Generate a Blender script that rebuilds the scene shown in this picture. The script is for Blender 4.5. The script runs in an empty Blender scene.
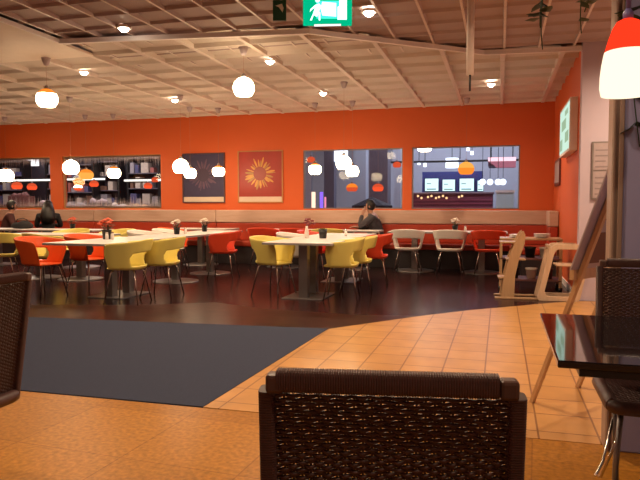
import bpy, bmesh, math, random
from mathutils import Vector, Matrix
random.seed(7)
C = bpy.context.scene.collection
PI = math.pi
R = math.radians
# ---------------------------------------------------------------- camera
F = 630.0; YAW = math.atan(180/630); PIT = math.atan(34/630); EYE = 1.2
cd = bpy.data.cameras.new('camera'); cam = bpy.data.objects.new('camera', cd); C.objects.link(cam)
cam.location = (0, 0, EYE); cam.rotation_euler = (PI/2 - PIT, 0, YAW)
cd.sensor_width = 36; cd.lens = 36*F/640; cd.clip_start = .05; cd.clip_end = 200
bpy.context.scene.camera = cam

def ray(u, v):
    x, y = (u-320)/F, -(v-240)/F
    up = y*math.cos(PIT) - math.sin(PIT); fw = math.cos(PIT) + y*math.sin(PIT)
    c, s = math.cos(YAW), math.sin(YAW)
    return Vector((x*c - fw*s, x*s + fw*c, up))
def at(u, v, Y):            # sight line met with the plane at distance Y
    d = ray(u, v); return Vector((0, 0, EYE)) + d*(Y/d.y)
def atz(u, v, z):
    d = ray(u, v); return Vector((0, 0, EYE)) + d*((z-EYE)/d.z)

# ---------------------------------------------------------------- materials
def new_mat(name):
    m = bpy.data.materials.new(name); m.use_nodes = True
    nt = m.node_tree; return m, nt, nt.nodes['Principled BSDF']
def plain(name, col, rough=.5, metal=0, var=.06, scale=6, bump=0, bscale=60, spec=.5, coat=0, trans=0, emit=None, es=0, sss=0):
    m, nt, b = new_mat(name)
    tc = nt.nodes.new('ShaderNodeTexCoord'); nz = nt.nodes.new('ShaderNodeTexNoise')
    nz.inputs['Scale'].default_value = scale; nz.inputs['Detail'].default_value = 4
    nt.links.new(tc.outputs['Object'], nz.inputs['Vector'])
    mx = nt.nodes.new('ShaderNodeMix'); mx.data_type = 'RGBA'
    mx.inputs[6].default_value = (*[c*(1-var) for c in col], 1); mx.inputs[7].default_value = (*[min(1, c*(1+var)) for c in col], 1)
    nt.links.new(nz.outputs['Fac'], mx.inputs[0]); nt.links.new(mx.outputs[2], b.inputs['Base Color'])
    b.inputs['Roughness'].default_value = rough; b.inputs['Metallic'].default_value = metal
    b.inputs['Specular IOR Level'].default_value = spec; b.inputs['Coat Weight'].default_value = coat
    b.inputs['Transmission Weight'].default_value = trans
    if emit: b.inputs['Emission Color'].default_value = (*emit, 1); b.inputs['Emission Strength'].default_value = es
    if bump:
        n2 = nt.nodes.new('ShaderNodeTexNoise'); n2.inputs['Scale'].default_value = bscale
        nt.links.new(tc.outputs['Object'], n2.inputs['Vector'])
        bp = nt.nodes.new('ShaderNodeBump'); bp.inputs['Strength'].default_value = bump; bp.inputs['Distance'].default_value = .01
        nt.links.new(n2.outputs['Fac'], bp.inputs['Height']); nt.links.new(bp.outputs['Normal'], b.inputs['Normal'])
    return m
def glow(name, col, s):
    m = bpy.data.materials.new(name); m.use_nodes = True; nt = m.node_tree
    nt.nodes.remove(nt.nodes['Principled BSDF']); e = nt.nodes.new('ShaderNodeEmission')
    e.inputs[0].default_value = (*col, 1); e.inputs[1].default_value = s
    nt.links.new(e.outputs[0], nt.nodes['Material Output'].inputs[0]); return m
def wood(name, c1, c2, rough=.45, scale=3, stretch=(12, 1, 12), coat=0):
    m, nt, b = new_mat(name)
    tc = nt.nodes.new('ShaderNodeTexCoord'); mp = nt.nodes.new('ShaderNodeMapping'); mp.inputs['Scale'].default_value = stretch
    nz = nt.nodes.new('ShaderNodeTexNoise'); nz.inputs['Scale'].default_value = scale; nz.inputs['Detail'].default_value = 6; nz.inputs['Distortion'].default_value = .6
    cr = nt.nodes.new('ShaderNodeValToRGB'); cr.color_ramp.elements[0].color = (*c1, 1); cr.color_ramp.elements[1].color = (*c2, 1)
    cr.color_ramp.elements[0].position = .3; cr.color_ramp.elements[1].position = .7
    L = nt.links.new; L(tc.outputs['Object'], mp.inputs[0]); L(mp.outputs[0], nz.inputs['Vector']); L(nz.outputs['Fac'], cr.inputs[0]); L(cr.outputs[0], b.inputs['Base Color'])
    b.inputs['Roughness'].default_value = rough; b.inputs['Coat Weight'].default_value = coat
    return m
def brick_floor(name, c1, c2, mortar, bw, bh, msize, rough, offset=0, rot=0, noise=None, bump=.15, spec=.5, loc=(0, 0, 0)):
    m, nt, b = new_mat(name); L = nt.links.new
    tc = nt.nodes.new('ShaderNodeTexCoord'); mp = nt.nodes.new('ShaderNodeMapping'); mp.inputs['Rotation'].default_value = (0, 0, rot); mp.inputs['Location'].default_value = loc
    br = nt.nodes.new('ShaderNodeTexBrick'); br.offset = offset
    br.inputs['Color1'].default_value = (*c1, 1); br.inputs['Color2'].default_value = (*c2, 1); br.inputs['Mortar'].default_value = (*mortar, 1)
    br.inputs['Scale'].default_value = 1; br.inputs['Brick Width'].default_value = bw; br.inputs['Row Height'].default_value = bh; br.inputs['Mortar Size'].default_value = msize
    br.inputs['Mortar Smooth'].default_value = .2; br.inputs['Bias'].default_value = 0
    nz = nt.nodes.new('ShaderNodeTexNoise'); nz.inputs['Scale'].default_value = (noise or (14, .25))[0]; nz.inputs['Detail'].default_value = 6
    mr = nt.nodes.new('ShaderNodeMapRange'); a = (noise or (14, .25))[1]; mr.inputs[1].default_value = .3; mr.inputs[2].default_value = .7; mr.inputs[3].default_value = 1-a; mr.inputs[4].default_value = 1+a
    mx = nt.nodes.new('ShaderNodeMix'); mx.data_type = 'RGBA'; mx.blend_type = 'MULTIPLY'; mx.inputs[0].default_value = 1
    L(tc.outputs['Object'], mp.inputs[0]); L(mp.outputs[0], br.inputs['Vector']); L(mp.outputs[0], nz.inputs['Vector']); L(nz.outputs['Fac'], mr.inputs[0])
    L(br.outputs['Color'], mx.inputs[6]); L(mr.outputs[0], mx.inputs[7]); L(mx.outputs[2], b.inputs['Base Color'])
    b.inputs['Roughness'].default_value = rough; b.inputs['Specular IOR Level'].default_value = spec
    bp = nt.nodes.new('ShaderNodeBump'); bp.inputs['Strength'].default_value = bump; bp.inputs['Distance'].default_value = .003; bp.invert = True
    L(br.outputs['Fac'], bp.inputs['Height']); L(bp.outputs['Normal'], b.inputs['Normal'])
    return m
def glass_mat(name, tint=(1, 1, 1), refl=.03):
    m = bpy.data.materials.new(name); m.use_nodes = True; nt = m.node_tree; L = nt.links.new
    nt.nodes.remove(nt.nodes['Principled BSDF'])
    t = nt.nodes.new('ShaderNodeBsdfTransparent'); t.inputs[0].default_value = (*tint, 1)
    g = nt.nodes.new('ShaderNodeBsdfGlossy'); g.inputs['Roughness'].default_value = .02
    x = nt.nodes.new('ShaderNodeMixShader'); x.inputs[0].default_value = refl
    L(t.outputs[0], x.inputs[1]); L(g.outputs[0], x.inputs[2]); L(x.outputs[0], nt.nodes['Material Output'].inputs[0]); return m

M = {}
M['wall'] = plain('orange_paint', (.68, .115, .020), .6, var=.05, scale=1.5)
M['white_wall'] = plain('pale_plaster', (.56, .46, .54), .7, var=.03)
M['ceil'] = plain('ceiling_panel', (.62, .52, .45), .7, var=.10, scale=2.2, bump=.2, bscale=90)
M['ceil2'] = plain('recess_panel_shaded', (.42, .31, .29), .7, var=.14, scale=2.2, bump=.2, bscale=90)  # recess coffers coloured darker, their weaker light put into the tone
M['plaster'] = plain('ceiling_plaster', (.80, .68, .58), .7)
M['trim'] = plain('white_trim', (.88, .80, .76), .5)
M['rib'] = plain('ceiling_rib', (.70, .58, .51), .5)
M['cork'] = brick_floor('honey_parquet', (.39, .160, .020), (.33, .130, .015), (.26, .096, .012), .62, .62, .004, .32, 0, R(3), (38, .28), .05, .10)
M['carpet'] = plain('slate_carpet', (.048, .055, .090), .95, var=.25, scale=140, bump=.5, bscale=400, spec=.1)
M['tile'] = brick_floor('terracotta_tile', (.52, .265, .095), (.47, .235, .080), (.24, .105, .040), .30, .30, .006, .30, 0, 0, (5, .10), .3, .14, loc=(.09, .1, 0))
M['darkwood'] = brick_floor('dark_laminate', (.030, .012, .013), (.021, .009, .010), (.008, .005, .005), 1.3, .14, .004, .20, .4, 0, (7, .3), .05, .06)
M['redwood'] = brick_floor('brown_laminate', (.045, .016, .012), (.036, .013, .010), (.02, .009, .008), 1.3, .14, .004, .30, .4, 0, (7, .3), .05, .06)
M['hallfloor'] = plain('hall_floor', (.22, .21, .22), .25)
M['yellow'] = plain('yellow_plastic', (.82, .68, .18), .32, var=.03)
M['orange'] = plain('orange_plastic', (.80, .11, .018), .32, var=.03)
M['red'] = plain('red_plastic', (.72, .065, .025), .32, var=.03)
M['white'] = plain('white_plastic', (.84, .77, .71), .35, var=.03)
M['chrome'] = plain('chrome', (.62, .58, .56), .18, 1)
M['steel'] = plain('brushed_steel', (.26, .24, .24), .38, .8)
M['tabletop'] = plain('pale_laminate', (.84, .77, .74), .28, var=.03)
M['edge'] = plain('grey_edge', (.28, .25, .24), .4)
M['wicker'] = plain('brown_wicker', (.070, .030, .027), .42, var=.35, scale=30)
M['wicker_light'] = plain('brown_leather', (.085, .038, .028), .4, var=.2, scale=20)
M['black'] = plain('black_gloss', (.010, .008, .010), .06, spec=.6, coat=.5)
M['black_edge'] = plain('black_edge', (.008, .007, .008), .35)
M['dark'] = plain('dark_plastic', (.012, .011, .012), .4)
M['bench_red'] = plain('red_vinyl', (.42, .045, .018), .4, var=.06)
M['bench_base'] = plain('bench_base', (.035, .028, .032), .45)
M['bench_pad'] = wood('pale_wood_panel', (.52, .33, .24), (.60, .40, .31), .4, 2, (1, 12, 8))
M['beech'] = wood('beech_wood', (.42, .25, .13), (.50, .31, .17), .4, 3, (8, 8, 1))
M['oak'] = wood('oak_leg', (.50, .28, .13), (.62, .38, .20), .4, 3, (10, 10, 1))
M['board'] = plain('grey_brown_board', (.44, .35, .37), .55, var=.08)
M['board_red'] = plain('maroon_board', (.13, .045, .04), .55, var=.12)
M['frame'] = plain('gold_frame', (.52, .24, .08), .4)
M['mount'] = plain('cream_mount', (.72, .58, .46), .6)
M['leaf'] = plain('green_leaf', (.025, .05, .022), .45, var=.3, scale=20)
M['soil'] = plain('black_pot', (.010, .009, .009), .4)
M['flower_o'] = plain('orange_petal', (.75, .13, .06), .5)
M['flower_w'] = plain('white_petal', (.80, .70, .60), .5)
M['flower_r'] = plain('dark_red_petal', (.22, .03, .04), .5)
M['skin'] = plain('skin', (.42, .22, .15), .5, var=.05)
M['hair'] = plain('black_hair', (.008, .006, .006), .45, var=.3, scale=40)
M['jacket'] = plain('charcoal_jacket', (.040, .034, .042), .8, var=.2, scale=25)
M['coat'] = plain('black_coat', (.012, .011, .014), .8, var=.2, scale=25)
M['maroon_top'] = plain('maroon_top', (.07, .018, .016), .8, var=.2, scale=25)
M['trousers'] = plain('dark_trousers', (.015, .015, .022), .8)
M['column_blue'] = plain('blue_grey_paint', (.36, .35, .60), .55, var=.06, scale=3)
M['column_side'] = wood('beige_wood', (.30, .20, .155), (.42, .29, .23), .45, 1.5, (14, 14, .6))
M['glass'] = glass_mat('window_glass', (.94, .95, .97), .012)
M['alu'] = plain('grey_aluminium', (.30, .26, .25), .35, .5)
M['shade_white'] = glow('lit_white_glass', (1, .76, .46), 20)
M['shade_orange'] = glow('lit_orange_glass', (1, .25, .025), .95)
M['shade_amber'] = glow('lit_amber_glass', (1, .44, .075), .85)
M['shade_red'] = glow('lit_red_glass', (1, .09, .025), 1.0)
M['shade_dimred'] = glow('dim_red_glass', (1, .12, .04), .65)
M['shade_near'] = glow('bright_white_glass', (1, .84, .58), 1.25)
M['shade_nearred'] = glow('bright_red_glass', (1, .035, .010), 1.2)
M['downlight'] = glow('downlight_lens', (1, .86, .66), 30)
M['cord'] = plain('pale_cord', (.40, .17, .09), .5)
M['bluecord'] = plain('violet_cord', (.20, .18, .45), .4)
M['exit_green'] = glow('exit_green', (.0, .42, .20), 1.0)
M['exit_white'] = glow('exit_white', (.55, 1, .86), 1.9)
M['exit_cyan'] = glow('exit_cyan', (.05, .75, .55), 1.3)
M['green_dark'] = plain('dark_green_sign', (.01, .08, .055), .4)
M['paper'] = plain('grey_paper', (.42, .33, .34), .6, var=.12, scale=25)
M['paper_white'] = plain('white_paper', (.75, .70, .66), .6)

# ---------------------------------------------------------------- mesh builder
class MB:
    def __init__(s): s.v = []; s.f = []; s.m = []; s.s = []
    def add(s, vs, fs, mi=0, smooth=False):
        o = len(s.v); s.v += [tuple(v) for v in vs]
        for f in fs: s.f.append([i+o for i in f]); s.m.append(mi); s.s.append(smooth)
        return s
    def box(s, c, d, mi=0, rz=0, mat=None):
        hx, hy, hz = d[0]/2, d[1]/2, d[2]/2
        vs = [Vector((x, y, z)) for x in (-hx, hx) for y in (-hy, hy) for z in (-hz, hz)]
        rot = mat or Matrix.Rotation(rz, 3, 'Z')
        vs = [rot @ v + Vector(c) for v in vs]
        return s.add(vs, [(0, 1, 3, 2), (4, 6, 7, 5), (0, 4, 5, 1), (2, 3, 7, 6), (0, 2, 6, 4), (1, 5, 7, 3)], mi)
    def span(s, a, b, mi=0):
        return s.box([(a[i]+b[i])/2 for i in range(3)], [abs(b[i]-a[i]) for i in range(3)], mi)
    def tube(s, pts, r, n=8, mi=0, cap=True, radii=None):
        pts = [Vector(p) for p in pts]; rings = []
        t0 = (pts[1]-pts[0]).normalized(); up = Vector((0, 0, 1)) if abs(t0.z) < .9 else Vector((1, 0, 0))
        for i, p in enumerate(pts):
            t = (pts[min(i+1, len(pts)-1)]-pts[max(i-1, 0)]).normalized()
            a = t.cross(up).normalized(); b = t.cross(a).normalized(); rr = radii[i] if radii else r
            rings.append([p + a*rr*math.cos(2*PI*k/n) + b*rr*math.sin(2*PI*k/n) for k in range(n)])
        vs = [v for g in rings for v in g]; fs = []
        for i in range(len(pts)-1):
            for k in range(n): fs.append((i*n+k, i*n+(k+1) % n, (i+1)*n+(k+1) % n, (i+1)*n+k))
        if cap: fs += [tuple(range(n-1, -1, -1)), tuple((len(pts)-1)*n+k for k in range(n))]
        return s.add(vs, fs, mi, True)
    def bar(s, p, q, w, d, mi=0, up=(0, 0, 1)):   # rectangular bar
        p, q = Vector(p), Vector(q); t = (q-p).normalized(); u = Vector(up)
        if abs(t.dot(u)) > .95: u = Vector((0, 1, 0))
        a = t.cross(u).normalized(); b = a.cross(t).normalized()
        vs = [x + a*i*w/2 + b*j*d/2 for x in (p, q) for i in (-1, 1) for j in (-1, 1)]
        return s.add(vs, [(0, 1, 3, 2), (4, 6, 7, 5), (0, 4, 5, 1), (2, 3, 7, 6), (0, 2, 6, 4), (1, 5, 7, 3)], mi)
    def lathe(s, prof, n=24, mi=0, c=(0, 0, 0), smooth=True):
        vs = [(c[0]+r*math.cos(2*PI*k/n), c[1]+r*math.sin(2*PI*k/n), c[2]+z) for r, z in prof for k in range(n)]; fs = []
        for i in range(len(prof)-1):
            for k in range(n): fs.append((i*n+k, i*n+(k+1) % n, (i+1)*n+(k+1) % n, (i+1)*n+k))
        if prof[0][0] > 1e-4: fs.append(tuple(range(n-1, -1, -1)))
        if prof[-1][0] > 1e-4: fs.append(tuple((len(prof)-1)*n+k for k in range(n)))
        return s.add(vs, fs, mi, smooth)
    def prism(s, poly, z0, z1, mi=0):
        n = len(poly); vs = [(*p, z0) for p in poly] + [(*p, z1) for p in poly]
        return s.add(vs, [tuple(range(n-1, -1, -1)), tuple(range(n, 2*n))] + [(i, (i+1) % n, n+(i+1) % n, n+i) for i in range(n)], mi)
    def ext(s, poly, fn, a, b, mi=0):     # outline extruded along a third axis; fn(p, q, depth) gives the point
        n = len(poly); vs = [fn(*p, a) for p in poly] + [fn(*p, b) for p in poly]
        return s.add(vs, [tuple(range(n-1, -1, -1)), tuple(range(n, 2*n))] + [(i, (i+1) % n, n+(i+1) % n, n+i) for i in range(n)], mi)
    def ball(s, c, r, n=10, mi=0, sc=(1, 1, 1)):
        prof = [(max(1e-5, r*math.sin(PI*i/n)), -r*math.cos(PI*i/n)) for i in range(n+1)]
        o = MB().lathe(prof, n+4); return s.add([(v[0]*sc[0]+c[0], v[1]*sc[1]+c[1], v[2]*sc[2]+c[2]) for v in o.v], o.f, mi, True)
    def build(s, name, mats, parent=None, bevel=0, sub=0, solid=0, recalc=True):
        me = bpy.data.meshes.new(name); me.from_pydata(s.v, [], s.f)
        for m in (mats if isinstance(mats, (list, tuple)) else [mats]): me.materials.append(m)
        me.polygons.foreach_set('material_index', s.m); me.polygons.foreach_set('use_smooth', s.s)
        if recalc:
            bm = bmesh.new(); bm.from_mesh(me); bmesh.ops.remove_doubles(bm, verts=bm.verts, dist=1e-5) if recalc == 2 else None
            bmesh.ops.recalc_face_normals(bm, faces=bm.faces); bm.to_mesh(me); bm.free()
        me.update(); o = bpy.data.objects.new(name, me); C.objects.link(o)
        if parent: o.parent = parent
        if bevel:
            b = o.modifiers.new('bevel', 'BEVEL'); b.width = bevel; b.segments = 2; b.limit_method = 'ANGLE'
        if solid:
            b = o.modifiers.new('solid', 'SOLIDIFY'); b.thickness = solid; b.offset = 0
        if sub:
            b = o.modifiers.new('sub', 'SUBSURF'); b.levels = sub; b.render_levels = sub
        return o
def tag(o, label=None, cat=None, group=None, kind=None):
    for k, v in (('label', label), ('category', cat), ('group', group), ('kind', kind)):
        if v: o[k] = v
    return o
def thing(name, label, cat, loc=(0, 0, 0), rz=0, group=None):
    o = bpy.data.objects.new(name, None); C.objects.link(o); o.location = loc; o.rotation_euler = (0, 0, rz); o.empty_display_size = .1
    return tag(o, label, cat, group)
def dup(root, loc, rz, label, group=None):
    def cp(o, par):
        c = o.copy(); C.objects.link(c)
        if par: c.parent = par
        for ch in [x for x in o.children]: cp(ch, c)
        return c
    r = cp(root, None); r.location = loc; r.rotation_euler = (0, 0, rz); r['label'] = label
    if group: r['group'] = group
    return r
def struct(o): o['kind'] = 'structure'; return o

# ================================================================= SETTING
YW = 12.7; XR = .96; ZC = 3.15; ZR = 3.20
WL = -13.2; WR = 3.0; YB = -2.2
# floors
struct(MB().prism([(WL, YB), (WR, YB), (WR, 3.40), (WL, 3.25)], -.1, 0).build('floor', M['cork']))
struct(MB().prism([(-9.5, 3.27), (-1.69, 3.37), (-1.60, 5.89), (-9.5, 5.25)], -.1, .004).build('floor_carpet', M['carpet']))
struct(MB().prism([(-1.69, 3.372), (WR, 3.40), (WR, 8.72), (.96, 8.52), (.61, 8.24), (-.318, 7.42), (-.825, 6.87), (-1.6, 5.89)], -.1, 0).build('floor_tile', M['tile']))
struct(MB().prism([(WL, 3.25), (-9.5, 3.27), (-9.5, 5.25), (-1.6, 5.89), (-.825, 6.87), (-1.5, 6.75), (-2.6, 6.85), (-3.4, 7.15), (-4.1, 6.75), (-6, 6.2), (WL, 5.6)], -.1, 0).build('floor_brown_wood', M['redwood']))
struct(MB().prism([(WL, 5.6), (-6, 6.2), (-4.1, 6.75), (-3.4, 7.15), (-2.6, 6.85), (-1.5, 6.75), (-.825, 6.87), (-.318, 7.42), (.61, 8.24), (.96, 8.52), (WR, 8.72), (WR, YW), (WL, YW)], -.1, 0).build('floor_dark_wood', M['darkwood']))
# back wall with four openings
WIN = [(-12.75, -10.30), (-9.96, -7.35), (-4.0, -1.90), (-1.715, .35)]
ZB, ZT = 1.14, 2.37
w = MB(); T = .16
w.span((WL, YW, 0), (WR, YW+T, ZB)); w.span((WL, YW, ZT), (WR, YW+T, 3.5))
xs = [WL] + [x for a in WIN for x in a] + [WR]
for i in range(0, len(xs), 2): w.span((xs[i], YW, ZB), (xs[i+1], YW+T, ZT))
struct(w.build('wall_back', M['wall']))
struct(MB().span((XR, 8.72, 0), (XR+.12, YW, 3.5)).build('wall_right', M['wall']))
struct(MB().span((XR, 8.56, 0), (WR, 8.72, 3.5)).build('wall_pier', M['white_wall']))
struct(MB().span((WL-.15, YB, 0), (WL, YW, 3.5)).build('wall_left', M['wall']))
struct(MB().span((WR, YB, 0), (WR+.15, YW, 3.5)).build('wall_side', M['white_wall']))
struct(MB().span((WL, YB-.15, 0), (WR, YB, 3.5)).build('wall_front', M['white_wall']))
struct(MB().span((XR-.015, 8.60, 0), (XR, YW-.7, .09)).build('baseboard_right', M['trim']))

# windows
def fringe(x0, x1, z0, z1, y):
    m = MB(); x = x0
    rnd = random.Random(3)
    while x < x1-.02:
        for up in (0, 1):
            h = (.09+.18*rnd.random()**1.3)*(1.25 if up == 0 else 1); wv = .009+.010*rnd.random()
            if up: m.add([(x, y, z1), (x+wv, y, z1), (x+wv/2, y, z1-h)], [(0, 1, 2)])
            else: m.add([(x, y, z0), (x+wv, y, z0), (x+wv/2, y, z0+h)], [(0, 1, 2)])
        x += .011+.009*rnd.random()
    m.span((x0, y, z0), (x1, y+.001, z0+.03)); m.span((x0, y, z1-.025), (x1, y+.001, z1))
    return m
M['film'] = plain('frosted_film', (.66, .56, .58), .6)
for i, (a, b) in enumerate(WIN):
    r = bpy.data.objects.new('window_%d' % (i+1), None); C.objects.link(r); struct(r); r.location = ((a+b)/2, YW+.05, ZB)
    h = (b-a)/2; H = ZT-ZB; f = MB(); t = .022
    f.span((-h, -.02, 0), (h, .05, t)); f.span((-h, -.02, H-t), (h, .05, H)); f.span((-h, -.02, t), (-h+t, .05, H-t)); f.span((h-t, -.02, t), (h, .05, H-t))
    f.build('window_frame', M['alu'] if i > 1 else M['frame'], r)
    MB().span((-h+t, .01, t), (h-t, .018, H-t)).build('pane', M['glass'], r)
    if i < 2: fringe(-h+t, h-t, t, H-t, .022).build('frosted_fringe', M['film'], r)

# ceiling ---------------------------------------------------------------
def coffers(x0, x1, y0, y1, z, cx, cy, rib, depth, ox=0, oy=0):
    bm = bmesh.new()
    i0, i1 = math.floor((x0-ox)/cx), math.ceil((x1-ox)/cx); j0, j1 = math.floor((y0-oy)/cy), math.ceil((y1-oy)/cy)
    for i in range(i0, i1):
        for j in range(j0, j1):
            X0, Y0 = ox+i*cx, oy+j*cy; X1, Y1 = X0+cx, Y0+cy; r = rib/2; k = min(cx, cy)*.16
            o = [bm.verts.new(p) for p in ((X0, Y0, z), (X1, Y0, z), (X1, Y1, z), (X0, Y1, z))]
            n = [bm.verts.new(p) for p in ((X0+r, Y0+r*.6, z), (X1-r, Y0+r*.6, z), (X1-r, Y1-r*.6, z), (X0+r, Y1-r*.6, z))]
            t = [bm.verts.new(p) for p in ((X0+r+.01, Y0+k*1.5, z+depth), (X1-r-.01, Y0+k*1.5, z+depth), (X1-r-.01, Y1-k*.5, z+depth*.6), (X0+r+.01, Y1-k*.5, z+depth*.6))]
            for q in range(4):
                e = (q+1) % 4
                fc = bm.faces.new((o[q], o[e], n[e], n[q])); fc.material_index = 1 if q in (1, 3) else 0
                bm.faces.new((n[q], n[e], t[e], t[q]))
            bm.faces.new(t)
    bmesh.ops.remove_doubles(bm, verts=bm.verts, dist=1e-5)
    return bm
def clip(bm, p, q):        # keep what lies to the left of the line p -> q
    d = Vector((q[0]-p[0], q[1]-p[1], 0)); no = Vector((d.y, -d.x, 0))
    bmesh.ops.bisect_plane(bm, geom=bm.verts[:]+bm.edges[:]+bm.faces[:], plane_co=(p[0], p[1], 0), plane_no=no, clear_outer=True)
def bm_obj(bms, name, mats):
    me = bpy.data.meshes.new(name); tot = bmesh.new()
    for b in bms:
        tmp = bpy.data.meshes.new('tmp'); b.to_mesh(tmp); tot.from_mesh(tmp); b.free(); bpy.data.meshes.remove(tmp)
    for f in tot.faces:
        if f.normal.z > 0: f.normal_flip()
    tot.to_mesh(me); tot.free()
    for m in mats: me.materials.append(m)
    o = bpy.data.objects.new(name, me); C.objects.link(o); return struct(o)
P1, P2, P3, P4, P5 = (-5.117, 6.516), (-2.106, 6.919), (-0.23, 8.486), (.958, 8.61), (WR, 8.56)
CX, CY = .74, .60
def rect(bm, x0, x1): clip(bm, (x0, 20), (x0, 0)); clip(bm, (x1, 0), (x1, 20)); return bm
low = []
for a, b in ((P1, P2), (P2, P3), (P3, P4)):
    g = coffers(a[0], b[0], 6, YW, ZC, CX, CY, .055, .075); rect(g, a[0], b[0]); clip(g, a, b); clip(g, (10, YW), (-20, YW)); low.append(g)
g = coffers(WL, P1[0], 7.2, YW, ZC, CX, CY, .055, .075); rect(g, WL, P1[0]); clip(g, (-20, 7.2), (10, 7.2)); clip(g, (10, YW), (-20, YW)); low.append(g)
bm_obj(low, 'ceiling', [M['ceil'], M['rib']])
struct(MB().prism([(WL, YB), (P1[0], YB), P1, (P1[0], 7.2), (WL, 7.2)], ZC, ZC+.03).build('ceiling_plaster', M['plaster']))
hi = []
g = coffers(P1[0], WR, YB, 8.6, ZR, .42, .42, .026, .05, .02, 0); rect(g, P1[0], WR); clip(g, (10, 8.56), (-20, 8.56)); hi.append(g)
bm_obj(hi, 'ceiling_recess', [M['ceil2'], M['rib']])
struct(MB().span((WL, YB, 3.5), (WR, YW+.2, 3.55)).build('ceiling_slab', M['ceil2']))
f = MB()
for a, b in (((P1[0], YB), P1), (P1, P2), (P2, P3), (P3, P4)):
    f.bar((*a, ZC+.025), (*b, ZC+.025), .02, .05)
struct(f.build('ceiling_recess_side', M['trim']))
f = MB()
for a, b in ((P1, P2), (P2, P3), (P3, P4)):
    f.bar((*a, ZC-.004), (*b, ZC-.004), .045, .012)
struct(f.build('trim_1', M['trim'], bevel=.004))

# column at the right, dining side
struct(MB().span((.560, 3.30, 0), (1.25, 3.44, 3.26)).build('wall_column', M['column_blue'], bevel=.008))
f = MB()
f.span((.512, 3.305, 0), (.562, 3.435, 3.25)); f.span((.514, 3.292, 0), (.527, 3.306, 3.25)); f.span((.540, 3.290, 0), (.562, 3.306, 3.25))
struct(f.build('trim_2', M['column_side'], bevel=.004))

# ================================================================= BENCHES
def banquette(x0, x1, label):
    t = thing('banquette', label, 'bench', ((x0+x1)/2, YW-.32, 0)); h = (x1-x0)/2-.004
    MB().span((-h, -.22, 0), (h, .30, .36)).build('base', M['bench_base'], t)
    MB().span((-h, -.26, .36), (h, .30, .47)).build('seat', M['bench_red'], t, bevel=.025)
    MB().span((-h, .16, .47), (h, .30, .845)).build('backrest', M['bench_red'], t, bevel=.02)
    MB().span((-h, .14, .85), (h, .31, 1.115)).build('top_panel', M['bench_pad'], t, bevel=.012)
banquette(WL+.02, -9.0, 'long red bench with pale wood top panel, behind the two seated people at the left')
banquette(-9.0, -5.93, 'long red bench with pale wood top panel, under the wide fringed window')
banquette(-5.93, XR-.01, 'long red bench with pale wood top panel, under the two clear windows')
t = thing('banquette', 'short corner bench end with pinkish panel against the right wall', 'bench', (XR-.32, 11.75, 0))
MB().span((-.29, -.45, 0), (.31, .34, .36)).build('base', M['bench_base'], t)
MB().span((-.29, -.45, .36), (.31, .34, .47)).build('seat', M['bench_red'], t, bevel=.025)
MB().span((.17, -.45, .47), (.30, .34, .845)).build('backrest', M['bench_red'], t, bevel=.02)
MB().span((.16, -.45, .85), (.31, .34, 1.115)).build('top_panel', M['bench_pad'], t, bevel=.012)

# ================================================================= TUB CHAIRS
def tub_shell():
    m = MB(); NA, NT = 44, 9; PH = R(134)
    def pt(a, t):
        ph = a*PH; s, c = math.sin(ph), math.cos(ph)
        e = .66; sx = math.copysign(abs(s)**e, s); cy = math.copysign(abs(c)**e, c)
        rx = .215+.080*t; ry = (.205+.085*t) if c > 0 else .215+.03*t
        top = .80-.075*min(1, abs(ph)/PH)**1.4
        k = max(0, (abs(a)-.90)/.10); top = top-(top-.60)*k**3
        return (rx*sx, -ry*cy, .435+(top-.435)*t)
    vs = [pt(-1+2*i/NA, j/NT) for i in range(NA+1) for j in range(NT+1)]
    fs = []
    for i in range(NA):
        for j in range(NT):
            am = abs(-1+2*(i+.5)/NA)*134
            if am < 58 and 1 <= j <= 4: continue
            if am < 64 and 2 <= j <= 3: continue
            a = i*(NT+1)+j; fs.append((a, a+NT+1, a+NT+2, a+1))
    m.add(vs, fs, 0, True)
    n = 48; rings = [(1.0, .0), (.86, -.012), (.6, -.014), (.3, -.012), (.02, -.010)]
    sv = []
    for k, dz in rings:
        for i in range(n):
            ph = 2*PI*i/n; s, c = math.sin(ph), math.cos(ph); e = .66
            sv.append((.215*k*math.copysign(abs(s)**e, s), -(.205 if c > 0 else .235)*k*math.copysign(abs(c)**e, c), .437+dz))
    sf = [(r*n+i, r*n+(i+1) % n, (r+1)*n+(i+1) % n, (r+1)*n+i) for r in range(4) for i in range(n)] + [tuple(4*n+i for i in range(n))]
    m.add(sv, sf, 0, True)
    return m
def make_chair(color):
    t = thing('tub_chair', '', 'chair')
    o = tub_shell().build('shell', M[color], t, solid=.016, recalc=2); 
    b = o.modifiers.new('s', 'SUBSURF'); b.levels = 1; b.render_levels = 1
    for sx in (-1, 1):
        for sy in (-1, 1):
            MB().tube([(sx*.12, sy*.12, .425), (sx*.15, sy*.15, .38), (sx*.225, sy*.215, 0)], .0095, 10).build('leg', M['chrome'], t)
    return t
protos = {}
def chair(color, x, y, deg, label):
    g = {'yellow': 'yellow tub chairs', 'orange': 'orange tub chairs', 'red': 'red tub chairs', 'white': 'white tub chairs'}[color]
    if color not in protos:
        c = make_chair(color); c.location = (x, y, 0); c.rotation_euler = (0, 0, R(deg)); c['label'] = label; c['group'] = g; protos[color] = c; return c
    return dup(protos[color], (x, y, 0), R(deg), label, g)
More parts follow.
